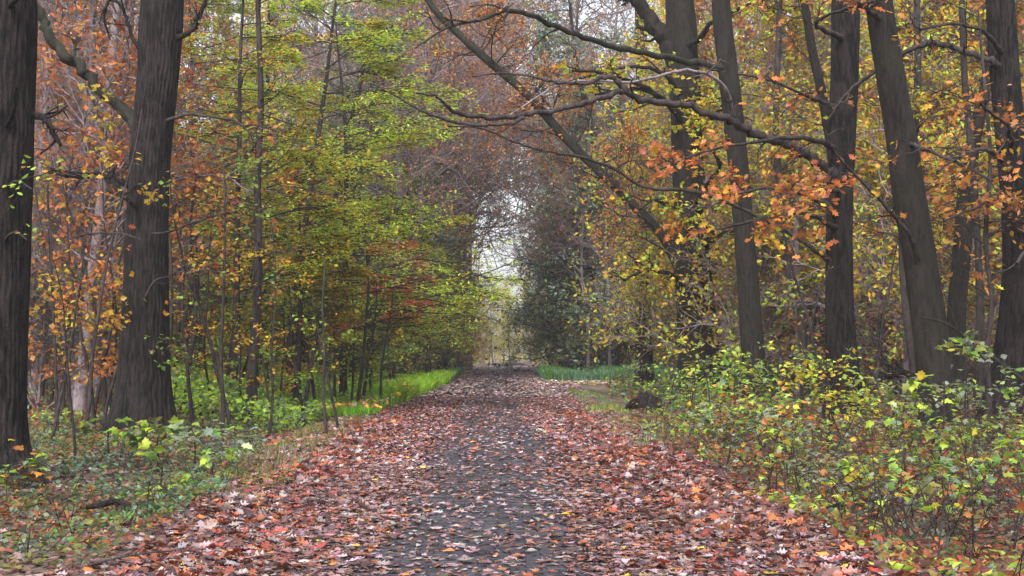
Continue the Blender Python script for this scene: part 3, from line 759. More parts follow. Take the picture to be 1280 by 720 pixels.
b2 = dict(lev=2, nch=[6, 4], wig=.32, up=.04, rmin=.007, lflat=.35, hang=.2, spread=.12)
KINDS = {
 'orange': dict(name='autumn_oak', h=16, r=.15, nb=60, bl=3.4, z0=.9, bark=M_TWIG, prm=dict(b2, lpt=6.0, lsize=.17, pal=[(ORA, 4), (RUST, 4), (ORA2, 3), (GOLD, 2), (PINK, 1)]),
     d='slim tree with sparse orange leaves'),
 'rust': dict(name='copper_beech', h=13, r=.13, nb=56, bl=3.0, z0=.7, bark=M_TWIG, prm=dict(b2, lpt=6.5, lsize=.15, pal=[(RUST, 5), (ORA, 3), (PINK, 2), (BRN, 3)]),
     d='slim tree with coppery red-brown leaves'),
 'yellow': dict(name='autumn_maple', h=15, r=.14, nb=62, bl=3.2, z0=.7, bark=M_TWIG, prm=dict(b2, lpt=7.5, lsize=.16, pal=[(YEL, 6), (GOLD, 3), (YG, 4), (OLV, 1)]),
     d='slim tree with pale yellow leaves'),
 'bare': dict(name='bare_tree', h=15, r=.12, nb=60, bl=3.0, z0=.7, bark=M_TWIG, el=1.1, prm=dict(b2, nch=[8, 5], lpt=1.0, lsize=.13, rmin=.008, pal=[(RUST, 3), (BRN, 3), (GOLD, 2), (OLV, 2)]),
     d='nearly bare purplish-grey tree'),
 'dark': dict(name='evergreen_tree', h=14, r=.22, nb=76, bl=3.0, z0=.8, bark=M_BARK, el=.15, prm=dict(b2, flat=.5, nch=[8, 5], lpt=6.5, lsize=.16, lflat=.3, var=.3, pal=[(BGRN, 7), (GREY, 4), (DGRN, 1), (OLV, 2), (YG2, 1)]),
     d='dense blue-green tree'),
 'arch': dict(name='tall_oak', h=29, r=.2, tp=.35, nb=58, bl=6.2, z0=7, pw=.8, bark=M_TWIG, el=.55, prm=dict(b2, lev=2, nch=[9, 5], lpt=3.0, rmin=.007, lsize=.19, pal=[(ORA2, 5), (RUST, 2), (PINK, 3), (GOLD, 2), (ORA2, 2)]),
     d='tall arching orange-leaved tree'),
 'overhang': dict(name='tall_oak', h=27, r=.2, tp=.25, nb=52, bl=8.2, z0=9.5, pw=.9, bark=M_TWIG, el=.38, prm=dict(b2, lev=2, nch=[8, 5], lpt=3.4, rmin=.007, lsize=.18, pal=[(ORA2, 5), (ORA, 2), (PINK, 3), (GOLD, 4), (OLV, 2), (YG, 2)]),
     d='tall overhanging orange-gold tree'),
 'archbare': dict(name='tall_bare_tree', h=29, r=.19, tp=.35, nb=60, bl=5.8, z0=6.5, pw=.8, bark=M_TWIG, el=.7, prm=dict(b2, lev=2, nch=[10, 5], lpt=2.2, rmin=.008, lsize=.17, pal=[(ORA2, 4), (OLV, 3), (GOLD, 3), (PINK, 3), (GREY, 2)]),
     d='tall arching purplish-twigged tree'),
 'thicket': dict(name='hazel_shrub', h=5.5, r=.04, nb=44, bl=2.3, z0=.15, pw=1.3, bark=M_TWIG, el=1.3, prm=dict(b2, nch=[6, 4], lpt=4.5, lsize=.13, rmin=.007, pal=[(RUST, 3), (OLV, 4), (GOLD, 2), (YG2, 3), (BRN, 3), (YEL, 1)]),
     d='low twiggy brown shrub'),
 'greenish': dict(name='young_lime', h=10, r=.10, nb=44, bl=2.6, z0=.8, bark=M_THIN, prm=dict(b2, flat=.5, lpt=9, lsize=.13, pal=[(YG2, 4), (OLV, 4), (YG, 3), (GRN, 2), (GOLD, 2)]),
     d='slim tree with thin olive-green leaves'),
}
PROTO = {k: [proto(v, i) for i in range(3 if k in ('bare', 'thicket', 'orange', 'yellow') else 2)] for k, v in KINDS.items()}
used = set()

# where: (u0, u1, Y0, Y1, count, kinds with weights)
ZONES = [
 (-30, 145, 30, 75, 18, dict(orange=5, rust=3, yellow=3, bare=4, thicket=3), "between the two left oaks"),
 (210, 330, 42, 85, 12, dict(orange=3, yellow=4, greenish=3, bare=4, thicket=3), "right of the second oak"),
 (330, 450, 50, 90, 13, dict(dark=1.5, bare=5, greenish=2, thicket=4, orange=1), "behind the hornbeams"),
 (440, 545, 66, 105, 15, dict(bare=7, rust=2, thicket=4, dark=1, orange=2), "left of the far path"),
 (535, 600, 80, 130, 13, dict(orange=5, bare=4, rust=3, thicket=2), "on the far path's left edge"),
 (596, 692, 140, 185, 13, dict(yellow=7, greenish=2, thicket=3), "at the path's end"),
 (690, 760, 78, 120, 13, dict(dark=3, bare=2, orange=2, thicket=2, yellow=2, greenish=3), "behind the blue-green grass"),
 (745, 850, 72, 105, 14, dict(dark=3, yellow=2, bare=4, thicket=3, rust=1), "left of the forked trunk"),
 (850, 960, 42, 90, 14, dict(bare=6, yellow=4, thicket=4, rust=1), "behind the forked trunk"),
 (950, 1060, 36, 85, 15, dict(bare=7, yellow=3, thicket=4, orange=1), "behind the dark rough trunk"),
 (1060, 1180, 34, 80, 15, dict(bare=6, yellow=4, thicket=4, orange=2), "behind the leaning trunk"),
 (1180, 1310, 32, 75, 15, dict(bare=5, yellow=5, thicket=4, orange=2), "near the right edge"),
]
SKIP = set()
idx = 0
EXTRA = [(578, 78, 'overhang', .95), (590, 92, 'overhang', 1.0), (682, 84, 'overhang', .9), (600, 108, 'overhang', 1.0), (698, 84, 'greenish', .8), (742, 82, 'yellow', .7), (722, 83, 'bare', .9), (690, 110, 'yellow', .8), (520, 60, 'archbare', .9), (556, 66, 'arch', .95), (540, 74, 'arch', 1.0), (575, 82, 'arch', 1.0), (580, 92, 'arch', 1.0), (576, 104, 'archbare', 1.0), (690, 76, 'arch', .9), (700, 90, 'archbare', 1.1), (690, 104, 'arch', 1.0), (688, 120, 'archbare', 1.0), (500, 88, 'archbare', 1.2), (450, 80, 'archbare', 1.1), (400, 90, 'archbare', 1.2), (740, 110, 'archbare', 1.3),
 (765, 76, 'dark', 1.6), (742, 86, 'dark', 1.0), (742, 98, 'dark', 1.6), (815, 84, 'dark', 1.5), (405, 56, 'dark', 1.1), (468, 72, 'dark', 1.3)]
rb = np.random.default_rng(21)
plan = []
for zi, (u0, u1, Y0, Y1, cnt, kd, where) in enumerate(ZONES):
    ks = list(kd); w = np.array([kd[k] for k in ks]); w = w / w.sum()
    for j in range(cnt):
        Y = Y0 + (Y1 - Y0) * (j + rb.random()) / cnt
        u = u0 + (u1 - u0) * ((j * .618 + rb.random() * .25) % 1)
        plan.append([u, Y, ks[rb.choice(len(ks), p=w)], rb.uniform(.85, 1.25), where, Y < (Y0 + Y1) / 2])
rt_ = np.random.default_rng(5)
for u0, u1, Y0, Y1, ks, cnt in [(-20, 150, 28, 50, ['orange', 'bare', 'thicket', 'thicket', 'rust'], 11), (205, 300, 36, 60, ['thicket', 'yellow', 'thicket', 'orange'], 6),
        (300, 460, 50, 70, ['thicket', 'greenish', 'thicket'], 9), (455, 560, 58, 84, ['thicket', 'thicket', 'greenish', 'thicket'], 11), (555, 596, 74, 98, ['thicket', 'greenish', 'thicket', 'yellow'], 9),
        (680, 850, 84, 104, ['thicket', 'greenish', 'yellow', 'thicket'], 13), (850, 960, 44, 70, ['thicket', 'yellow', 'thicket', 'yellow'], 9),
        (950, 1080, 34, 62, ['thicket', 'yellow', 'bare', 'thicket'], 10), (1080, 1200, 30, 55, ['thicket', 'yellow', 'thicket', 'orange'], 10), (1200, 1310, 28, 52, ['thicket', 'yellow', 'yellow', 'thicket'], 9)]:
    for j in range(cnt):
        u = rt_.uniform(u0, u1)
        where = next((z[6] for z in ZONES if z[0] <= u <= z[1]), "right of the second oak")
        zz = next((z for z in ZONES if z[6] == where))
        Y = rt_.uniform(Y0, Y1)
        plan.append([u, Y, ks[j % len(ks)], rt_.uniform(.8, 1.15), where, Y < (zz[2] + zz[3]) / 2])
for u, Y, k, sc_ in EXTRA:
    where = next(z[6] for z in ZONES if z[0] <= u <= z[1])
    plan.append([u, Y, k, sc_, where, True])
for u, Y, k, sc_, where, nearer in plan:
    x = (u - 640) / F * Y
    # keep trees off the path and the side track
    if LE(Y) - 1.2 < x < RE(Y) + 1.4:
        if Y < 128:
            x = LE(Y) - 1.6 - rb.random() if u < 632 else RE(Y) + 1.8 + rb.random()
        u = 640 + x / Y * F
    if 60 < Y < 69.5 and x > 0: Y += 9
    rot = rb.uniform(0, TAU); pi = rb.integers(0, len(PROTO[k])); idx += 1
    if idx in SKIP: continue
    if where == "at the path's end": sc_ *= .66
    pr_ = PROTO[k][pi]
    if (k, pi) in used: o = copy_tree(pr_)
    else: o = pr_; used.add((k, pi))
    o.location = (x, Y, float(H(x, Y))); o.rotation_euler = (0, 0, rot); o.scale = (sc_,) * 3
    K = KINDS[k]
    lab = K['d'] + ', ' + ('nearer' if nearer else 'farther') + ' ones ' + where
    lab = ('nearer ' if nearer else 'farther ') + K['d'] + ' ' + where
    assert len(lab.replace('-', ' ').split()) <= 17 and len(lab.split()) <= 16, lab
    tag(o, lab, 'shrub' if k == 'thicket' else 'tree', K['d'] + ' ' + where + (' (nearer)' if nearer else ' (farther)'))
for k in PROTO:
    for i, o in enumerate(PROTO[k]):
        if (k, i) not in used:
            for c in list(o.children): bpy.data.objects.remove(c)
            bpy.data.objects.remove(o)

# the wood goes on far behind everything: one mass
def distant_woods():
    r = np.random.default_rng(77); G = Geo(); n = 520
    Y = r.uniform(100, 235, n); u = r.uniform(-60, 1340, n)
    gap = (np.abs(u - 642) < 50)
    P0 = np.stack([(u - 640) / F * Y, Y], -1)[~gap]
    pos, dr_, cl = [], [], []
    for x, y in P0:
        h = r.uniform(10, 24); g0 = float(H(x, y)); b = r.normal(size=2) * .5
        G.tube([(x, y, g0 - .1), (x + b[0] * .4, y + b[1] * .4, g0 + h * .5), (x + b[0], y + b[1], g0 + h)], [.17, .11, .03], 5)
        k = 110; c0 = r.random()
        a = r.uniform(0, TAU, k); z = g0 + h * r.uniform(.03, 1.02, k); rr = 2.6 * r.random(k) ** .5 * (1.2 - .6 * z / (h + 1))
        q = np.stack([x + np.cos(a) * rr, y + np.sin(a) * rr, z], -1)
        pos.append(q); dr_.append(r.normal(size=(k, 3))); cl.append((c0 + .25 * r.random(k)) % 1)
        for j in range(9):
            z1 = g0 + h * r.uniform(.1, .9); aa = r.uniform(0, TAU); L = r.uniform(1.5, 3)
            G.tube([(x, y, z1), (x + math.cos(aa) * L, y + math.sin(aa) * L, z1 + L * .8)], [.04, .012], 3)
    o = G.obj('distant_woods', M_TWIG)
    pos = np.concatenate(pos); m = len(pos)
    col = palette(r, m, [(RUST, 2), (YEL, 3), (GOLD, 2), (OLV, 3), (BRN, 2), (YG, 1), (ORA, 1)], .2, np.concatenate(cl))
    # brush at the feet of the far trees
    k = 26000; yb = r.uniform(128, 240, k); ub = r.uniform(-60, 1340, k); xb = (ub - 640) / F * yb
    okb = ((np.abs(ub - 642) > 50) | (r.random(k) < .5)) & ~((xb > LE(yb) - 1) & (xb < RE(yb) + 1) & (yb < 168)); xb, yb = xb[okb], yb[okb]; k = len(xb)
    zb = H(xb, yb) + (1.5 + 4.5 * (.5 + .5 * wob(xb * .25, yb * .11))) * r.random(k) * np.where(np.abs(ub[okb] - 642) < 50, .45, 1)
    pos = np.vstack([pos, np.stack([xb, yb, zb], -1)]); m = len(pos)
    dr_.append(r.normal(size=(k, 3)))
    col = np.vstack([col, palette(r, k, [(YEL, 4), (OLV, 3), (YG, 3), (GOLD, 3), (RUST, 1), (GREY, 2)], .2, .5 + .5 * wob(xb * .2, yb * .1))])
    V, Q, C = leaves(r, pos, np.concatenate(dr_), r.normal(size=(m, 3)), .36 * r.uniform(.6, 1.2, m), col, T_LOWW)
    f = build('distant_foliage', V, Q, M_LEAF, None, C, smooth=False)
    tag(o, 'far trunks of the wood fading into one mass', kind='stuff'); tag(f, 'far autumn foliage of the wood reading as one mass', kind='stuff')


distant_woods()
GB = (.26, .56, .035); GB2 = (.34, .56, .05)
# ================================================================== thin stems and leafy saplings
def sapling(name, label, cat, u, Y, h, w0, prm, nb, z0, blen, elev=.5, lean=0., group=None, x=None):
    x = (u - 640) / F * Y if x is None else x
    gz = float(H(x, Y)); root = empty(name, (x, Y, gz)); tag(root, label, cat, group)
    pts = polyline(rng, (0, 0, -.06), (lean, rng.normal() * .08, 1), h, 8, .05, .12)
    r0 = w0 * Y / F / 2; rad = np.linspace(r0, r0 * .3, 9)
    s = spline(np.hstack([pts, rad[:, None]]), 24)
    G = Geo(); G.tube(s[:, :3], s[:, 3], 6)
    S = Spots()
    for k in range(nb):
        t = (z0 + (h - z0) * rng.random()) / h; i = min(int(t * 23), 22); a = rng.uniform(0, TAU)
        shoot(rng, G, S, s[i, :3], (math.cos(a), math.sin(a), elev), blen * rng.uniform(.5, 1.2) * (1.15 - .5 * t), .006, 0, prm)
    G.obj('stem', M_THIN, root)
    leaf_mesh(rng, S, prm, (0, 0, 0), root, 'leaves')
    return root


pB = dict(lev=1, nch=[3], lpt=2.5, wig=.3, up=.03, rmin=.003, lsize=.08, temps=T_OVAL, lflat=.5, spread=.02, pal=[(YEL, 3), (ORA2, 2), (GOLD, 2), (RUST, 1)])
for u, v0, Y, h, w, lab in [
    (62, 0, 19, 3.2, 5, 'thin bare stem nearest the left edge oak'), (76, 0, 21, 4.0, 5, 'thin dark stem in the gap between the two left oaks, second from the left'),
    (97, 0, 17, 2.6, 4, 'crooked thin stem rising from the ivy between the left oaks'), (120, 0, 24, 4.4, 6, 'straight thin pole just left of the big left oak'),
    (133, 0, 26, 5.0, 7, 'thin pole touching the left side of the big left oak'), (217, 0, 26, 4.6, 7, 'grey pole touching the right side of the big left oak'),
    (228, 0, 28, 5.0, 8, 'second grey pole right of the big left oak'), (243, 0, 25, 3.8, 6, 'slightly bent pole right of the two grey poles'),
    (292, 0, 24.5, 4.8, 6, 'forked thin stem just left of the slim dark straight trunk'), (336, 0, 25, 4.2, 4, 'hair-thin stem just right of the slim dark straight trunk'),
    (377, 0, 30, 2.6, 7, 'short dark stem standing alone in the bright undergrowth'), (348, 0, 31, 2.8, 4, 'leaning thin stem in the bright undergrowth'),
    (410, 0, 23, 3.0, 5, 'crooked twin-stemmed sapling beside the leaf-strewn edge'), (424, 0, 25, 2.6, 4, 'thin sapling with yellow leaves by the left path edge'),
    (300, 0, 33, 4.5, 5, 'thin stem behind the forked one in the undergrowth'), (440, 0, 33, 3.2, 4, 'thin stem in front of the bright grass bank'),
    (985, 0, 22, 3.0, 5, 'thin dark stem left of the dark rough trunk among shrubs'), (1030, 0, 27, 4.2, 6, 'slanted thin stem just left of the dark rough trunk'),
    (1092, 0, 25, 3.6, 5, 'thin bare stem between the dark rough trunk and the leaning one')]:
    sapling('sapling', lab, 'sapling', u, Y, h, w, pB, 7, .9, .7, lean=rng.normal() * .12)

pM = dict(lev=2, nch=[3, 2], lpt=12, wig=.25, flat=.4, up=.02, rmin=.003, lsize=.12, temps=T_MAPLE, lflat=.72, hang=.25, spread=.03, var=.18)
PAL_YG = [(YG, 3), (YG2, 5), (GREY, 2), (YEL, 1), (GRN, 2), (OLV, 2)]
PAL_Y = [(YEL, 4), (YG, 3), (GOLD, 1), (PALEG, 1), (YG2, 2)]
PAL_G = [(PALEG, 2), (GREY, 5), (YG2, 3), (GRN, 2)]
PAL_D = [(GREY, 5), (YG2, 2), (OLV, 3), (BRN, 1), (PALEG, 1)]
PAL_MIX = [(YG2, 3), (GREY, 4), (ORA, 2), (RUST, 2), (YEL, 1)]
# the leafy saplings right of the path (each with its own look and place)
for u, Y, h, pal, ls, nb, lab in [
    (1165, 14.5, 2.6, PAL_YG, .16, 9, 'bright green maple sapling right in front of the leaning green-tinted trunk'),
    (1030, 17.5, 1.75, PAL_Y, .10, 12, 'yellow-leaved sapling left of the dark rough trunk'),
    (1065, 17.0, 1.45, PAL_Y, .10, 9, 'yellow-leaved sapling at the foot of the dark rough trunk'),
    (1205, 15.5, 2.3, PAL_G, .12, 8, 'pale green maple sapling to the right of the leaning trunk'),
    (895, 20.0, 1.9, PAL_YG, .12, 12, 'tallest yellow-green sapling before the thick forked trunk'),
    (850, 24.0, 1.6, PAL_YG, .12, 11, 'yellow-green sapling nearest the path beside the dark root hollow'),
    (930, 18.5, 1.75, PAL_YG, .12, 11, 'broad yellow-green sapling before the slender grey trunk'),
    (965, 21.0, 1.65, PAL_YG, .12, 10, 'yellow-green sapling between the slender grey trunk and the dark rough one'),
    (905, 16.0, 1.15, PAL_D, .095, 8, 'low dull green sapling above the leafy right path edge'),
    (960, 15.0, 1.2, PAL_MIX, .11, 8, 'low sapling of mixed green and rust leaves near the right path edge'),
    (1000, 14.0, 1.1, PAL_D, .095, 8, 'dull greyish-green sapling in the middle of the right bank'),
    (870, 29.0, 1.7, PAL_YG, .11, 11, 'yellow-green sapling just left of the thick forked trunk foot'),
    (830, 31.0, 1.3, PAL_YG, .11, 10, 'low yellow-green sapling behind the dark root hollow'),
    (810, 38.0, 1.4, PAL_G, .11, 9, 'grey-green bush beside the end of the grass verge'),
    (1115, 12.6, .7, PAL_YG, .12, 4, 'low sapling with large yellow-green leaves in the right foreground'),
    (1050, 12.0, .8, PAL_MIX, .12, 6, 'knee-high mixed sapling above the right foreground litter'),
    (1235, 13.0, 1.15, PAL_D, .10, 7, 'grey-green sapling before the right edge oak foot'),
    (1260, 11.2, .85, PAL_YG, .12, 6, 'green-leaved seedling at the right edge of the foreground'),
    (1185, 11.0, .7, PAL_MIX, .11, 5, 'low thin seedling with few yellow leaves in the lower right corner'),
    (1085, 10.2, .42, PAL_YG, .12, 3, 'tiny seedling with two broad green leaves in the lower right foreground'),
    (1120, 19.0, 1.3, PAL_D, .11, 9, 'grey-green sapling between the dark rough trunk and the leaning one'),
    (1000, 26.0, 1.8, PAL_G, .11, 10, 'pale green sapling standing behind the yellow-leaved ones'),
    (1240, 18.0, 1.3, PAL_D, .11, 8, 'grey-green sapling left of the wide foot of the right edge oak')]:
    sapling('maple_sapling', lab, 'sapling', u, Y, h * (.62 if Y < 17 else .82), 3.2, dict(pM, pal=pal, lsize=ls * .72), int(nb * 1.25), .25, .75, .55, rng.normal() * .1)
# and a few on the left
for u, Y, h, pal, ls, nb, lab in [
    (140, 17.5, .62, PAL_YG, .13, 3, 'bright lime-leaved seedling at the left foot of the big left oak'),
    (200, 17.8, .72, PAL_YG, .14, 3, 'lime-leaved seedling at the right foot of the big left oak'),
    (245, 17.0, .65, PAL_G, .14, 4, 'seedling with broad pale leaves right of the big left oak'),
    (205, 14.2, .45, PAL_YG, .12, 3, 'low green seedling between the fallen stick and the big left oak'),
    (268, 15.5, .6, PAL_G, .13, 5, 'thin seedling near the left path edge with drooping pale leaves'),
    (20, 13.4, .4, PAL_MIX, .12, 4, 'small seedling growing against the left edge oak foot')]:
    sapling('maple_sapling', lab, 'sapling', u, Y, h, 4, dict(pM, pal=pal, lsize=ls), nb, .2, .42, .3)

# the screen of thin leafy saplings left of the path
rs = np.random.default_rng(9)
for k in range(30):
    u = 212 + 300 * ((k * .618) % 1) + rs.uniform(-5, 5); Y = rs.uniform(22.5, 44)
    if u > 400: Y = rs.uniform(32, 50)
    while (u - 640) / F * Y > LE(Y) - .6: u -= 12
    pal, w_ = [([(YG, 4), (YG2, 4), (OLV, 1)], 'yellow-green'), ([(GOLD, 4), (YEL, 3), (ORA2, 1)], 'golden'), ([(YG2, 4), (OLV, 3), (GRN, 2)], 'olive green')][k % 3]
    zn = 'between the big left oak and the slim dark trunk' if u < 316 else ('just right of the slim dark trunk' if u < 400 else 'near the bright grass bank')
    sapling('young_hornbeam', 'thin %s leafed sapling %s' % (w_, zn), 'sapling', u, Y, rs.uniform(2.6, 5.5), rs.uniform(3.5, 6), dict(pM, lev=2, nch=[4, 2], lpt=11, flat=.3, lsize=.085, temps=T_LOWW, pal=pal, lflat=.7), 12, .7, 1.15, .3, rs.normal() * .12, group='thin %s saplings %s' % (w_, zn))
for k in range(11):
    u = 46 + 100 * ((k * .618) % 1); Y = rs.uniform(19, 36)
    pal, w_ = [([(ORA, 4), (RUST, 3), (ORA2, 2)], 'orange'), ([(GOLD, 4), (YEL, 3), (OLV, 2)], 'yellow')][k % 2]
    sapling('young_oak', 'thin %s leafed sapling in the gap between the two left oaks' % w_, 'sapling', u, Y, rs.uniform(2.6, 6), rs.uniform(3.5, 6), dict(pM, lev=2, nch=[4, 2], lpt=8, flat=.4, lsize=.10, temps=T_LOWW, pal=pal, lflat=.5), 12, .8, 1.1, .4, rs.normal() * .12, group='thin %s saplings between the two left oaks' % w_)

# whippy bare shoots of the right foreground
for u, Y, h in [(1280, 9.4, .8), (1200, 9.2, .6), (1110, 9.5, .6), (1165, 9.0, .7), (1135, 10.8, .9), (1180, 10.4, .85), (1210, 10.0, 1.0), (1150, 12.2, 1.1), (1090, 11.5, .8), (1232, 11.6, 1.2), (1060, 13.2, .9), (1255, 10.4, .9), (985, 15.2, .8), (1020, 16.4, 1.0)]:
    sapling('seedling', 'whippy near-bare brown shoot standing in the right foreground', 'seedling', u, Y, h, 3.2, dict(pB, lpt=1.5, pal=PAL_MIX, temps=T_MAPLE, lsize=.08), 4, .25, .35, .9, rng.normal() * .25, group='whippy near-bare shoots in the right foreground')

# ================================================================== low vegetation (uncountable)
def scatter(name, n, region, lsize, pal, hmax, temps, dens=None, lflat=.55, clump=.6, axz=.2, seed=1, layers=True, clus=2.2):
    """region(rng, n) -> x, y ; leafy ground cover up to hmax(x,y)"""
    r = np.random.default_rng(seed)
    x, y = region(r, n)
    c = .5 + .5 * wob(x * clus * .8 + 5, y * clus * .45)
    keep = r.random(len(x)) < (1 - clump) + clump * np.clip(c * 1.6 - .3, 0, 1)
    x, y, c = x[keep], y[keep], c[keep]
    hh = hmax(x, y) * (.35 + .65 * np.clip(c, 0, 1)) * r.random(len(x)) ** .6
    z = H(x, y) + .02 + hh
    m = len(x)
    a = r.uniform(0, TAU, m)
    axs = np.stack([np.cos(a), np.sin(a), r.normal(size=m) * .3 + axz], -1)
    nor = r.normal(size=(m, 3)) * (1 - lflat); nor[:, 2] += lflat
    col = palette(r, m, pal, .22, (.5 + .5 * wob(x * 1.7, y * 1.1)))
    V, Q, C = leaves(r, np.stack([x, y, z], -1), axs, nor, lsize * r.uniform(.55, 1.3, m), col, temps)
    o = build(name, V, Q, M_LEAF, None, C, smooth=False); o['kind'] = 'stuff'
    return o


def region(u0, u1, Y0, Y1, off=0.1, pw=1., offmax=None):
    """random ground points; denser nearby; only outside the path edge by off metres"""
    def f(r, n):
        Y = Y0 + (Y1 - Y0) * r.random(n) ** pw
        u = r.uniform(u0, u1, n)
        x = (u - 640) / F * Y
        d = np.maximum(LE(Y) - x, x - RE(Y)) - off * (1 + .8 * wob(x * 2, Y))
        k = (d > 0) & ((x < 0) | (np.abs(Y - 64) > 3.4))
        if offmax is not None: k &= d < offmax
        return x[k], Y[k]
    return f


# bramble and ivy floor cover, both sides
tag(scatter('ivy_cover', 20000, region(-20, 330, 9.6, 26, .45, .9), .07, [(GREY, 6), (BGRN, 2), (GRN, 1), (DGRN, 2), (OLV, 3), (RUST, 1), (BRN, 1)], lambda x, y: .13 + .10 * np.clip((y - 12) / 8, 0, 1), T_OVAL, seed=3, clump=.85),
    'dull grey-green ivy and bramble around the oak feet on the left')
tag(scatter('bramble_cover', 48000, region(790, 1300, 8.3, 32, .35, .9), .07, [(GREY, 6), (BGRN, 3), (YG2, 2), (OLV, 3), (RUST, 2), (ORA, .6), (BRN, 3), (DGRN, 2)], lambda x, y: .16 + .30 * np.clip((y - 12) / 7, 0, 1) * np.clip((x - RE(y)) / 1.6, .1, 1), T_OVAL, seed=4, clump=.8),
    'mixed grey-green and russet brambles covering the right bank')
tag(scatter('green_undergrowth', 70000, region(205, 560, 25, 62, .9, .9), .095, [(GRN, 6), (GB2, 4), (BGRN, 2), (YG2, 2)], lambda x, y: .45 + .75 * np.clip((LE(y) - x) / 4, 0, 1), T_LOWW, seed=5, clump=.55, clus=1.1),
    'fresh green nettle-like undergrowth left of the grass bank')
tag(scatter('dark_undergrowth', 26000, region(-30, 215, 24, 60, 1, .9), .11, [(OLV, 3), (GRN, 3), (BRN, 3), (RUST, 2), (BGRN, 2), (YG2, 2)], lambda x, y: .35 + 0 * x, T_LOWW, seed=6, clump=.7, clus=1.2),
    'sparse brownish undergrowth beyond the two left oaks')
tag(scatter('far_undergrowth', 30000, region(760, 1310, 30, 75, 1.2, .9), .13, [(GREY, 4), (GRN, 3), (BGRN, 3), (RUST, 2), (BRN, 2), (YG2, 3)], lambda x, y: .55 + 0 * x, T_LOWW, seed=8, clump=.65, clus=1.),
    'grey-green undergrowth deep in the wood on the right')


tag(scatter('far_undergrowth', 30000, region(-60, 1340, 75, 190, 1.0, .8), .34, [(OLV, 4), (BRN, 3), (RUST, 2), (YG2, 2), (GOLD, 1), (GREY, 2)], lambda x, y: 1.2 + .012 * y, T_LOWW, seed=18, clump=.4, clus=.6),
    'brownish low growth far off between the trees')


def tangle(name, label, n, reg, hmax, seed):
    r = np.random.default_rng(seed); x, y = reg(r, n); G = Geo()
    for a, b in zip(x, y):
        z = float(H(a, b)); h = hmax * r.uniform(.3, 1.); d1 = r.normal(size=2) * h * .5; d2 = d1 * 1.8 + r.normal(size=2) * h * .4
        G.tube([(a, b, z - .03), (a + d1[0], b + d1[1], z + h * .8), (a + d2[0], b + d2[1], z + h * r.uniform(.5, 1.2))], [.005, .004, .0025], 3)
    o = G.obj(name, M_THIN); tag(o, label, kind='stuff')


tangle('bramble_stems', 'tangle of thin dead stems through the brambles on the right bank', 1000, region(800, 1310, 8.6, 24, .4, .85), .6, 41)
tangle('bramble_stems', 'thin dead stems among the ivy on the left', 300, region(-20, 330, 10, 26, .5, .9), .45, 42)


def blades(name, n, region_, hmin, hmax, pal, width, seed, clus=1.5, lean=.35):
    r = np.random.default_rng(seed)
    x, y = region_(r, n)
    c = .5 + .5 * wob(x * clus, y * clus * .7)
    m = len(x)
    h = (hmin + (hmax - hmin) * np.clip(c, 0, 1)) * r.uniform(.55, 1.15, m)
    a = r.uniform(0, TAU, m); d = np.stack([np.cos(a), np.sin(a)], -1) * (lean * h * r.uniform(.3, 1.4, m))[:, None]
    w = np.stack([-np.sin(a), np.cos(a)], -1) * (width * r.uniform(.6, 1.3, m) * (1 + y / 60))[:, None]
    z = H(x, y) - .01
    b = np.stack([x, y], -1)
    V = np.zeros((m, 6, 3))
    for j, (t, ww) in enumerate([(0, 1.), (.55, .8), (1., .12)]):
        for s_, sg in ((0, -1), (1, 1)):
            V[:, 2 * j + s_, :2] = b + d * t * t + sg * w * ww
            V[:, 2 * j + s_, 2] = z + h * (t - .18 * lean * t * t)
    q = np.array([(0, 1, 3, 2), (2, 3, 5, 4)])
    Q = (q[None] + (np.arange(m) * 6)[:, None, None]).reshape(-1, 4)
    col = np.repeat(palette(r, m, pal, .18, c), 6, axis=0)
    o = build(name, V.reshape(-1, 3), Q, M_LEAF, None, col, smooth=False); o['kind'] = 'stuff'
    return o


def bank(x0off, x1off, Y0, Y1, side_=-1):
    def f(r, n):
        Y = r.uniform(Y0, Y1, n)
        o = x0off + (x1off - x0off) * r.random(n) * np.clip((Y - Y0) / 6 + .25, 0, 1) * np.clip((Y1 - Y) / 4, .1, 1)
        o = o + .22 * wob(Y * 2.2, Y * .6)
        x = LE(Y) - o if side_ < 0 else RE(Y) + o
        return x, Y
    return f


tag(blades('grass_bank', 42000, bank(.05, 2.2, 30, 70), .14, .48, [(GB, 5), (GB2, 3), (YG2, 2)], .007, 11), 'bright green grass bank along the left path edge')
tag(blades('grass_mound', 26000, bank(-.25, 2.3, 37, 66), .35, .8, [(GB, 4), (GB2, 4), (YG2, 1)], .011, 21, lean=.6), 'bright lime-green grass mound bulging over the left path edge')
tag(blades('grass', 9000, bank(-.1, .9, 13, 32), .05, .15, [(GREY, 4), (GRN, 2), (OLV, 4), (TAN, 2)], .005, 12), 'thin grass strip at the left path edge')
tag(blades('grass', 9000, bank(-.1, .9, 20, 50, 1), .05, .16, [(GRN, 4), (GREY, 4), (OLV, 3), (GB, 1)], .005, 13), 'patchy grass strip at the right path edge')


def verge(r, n):
    Y = 67.8 + 12 * r.random(n) ** 1.3
    x = RE(Y) - .5 + 13 * r.random(n)
    return x, Y


BT = (.15, .30, .18); BT2 = (.20, .38, .23)
tag(blades('tall_grass', 46000, verge, .35, .85, [(BT, 5), (BT2, 3), (GRN, 3), (GB, 1)], .010, 14), 'tall blue-green grass verge behind the side track')
tag(blades('tall_grass', 9000, lambda r, n: ((lambda Y: (LE(Y) - .2 - 3.5 * r.random(n), Y))(r.uniform(72, 86, n))), .3, .7, [(BT, 5), (BT2, 3), (GRN, 2)], .010, 15), 'blue-green grass left of the far path')

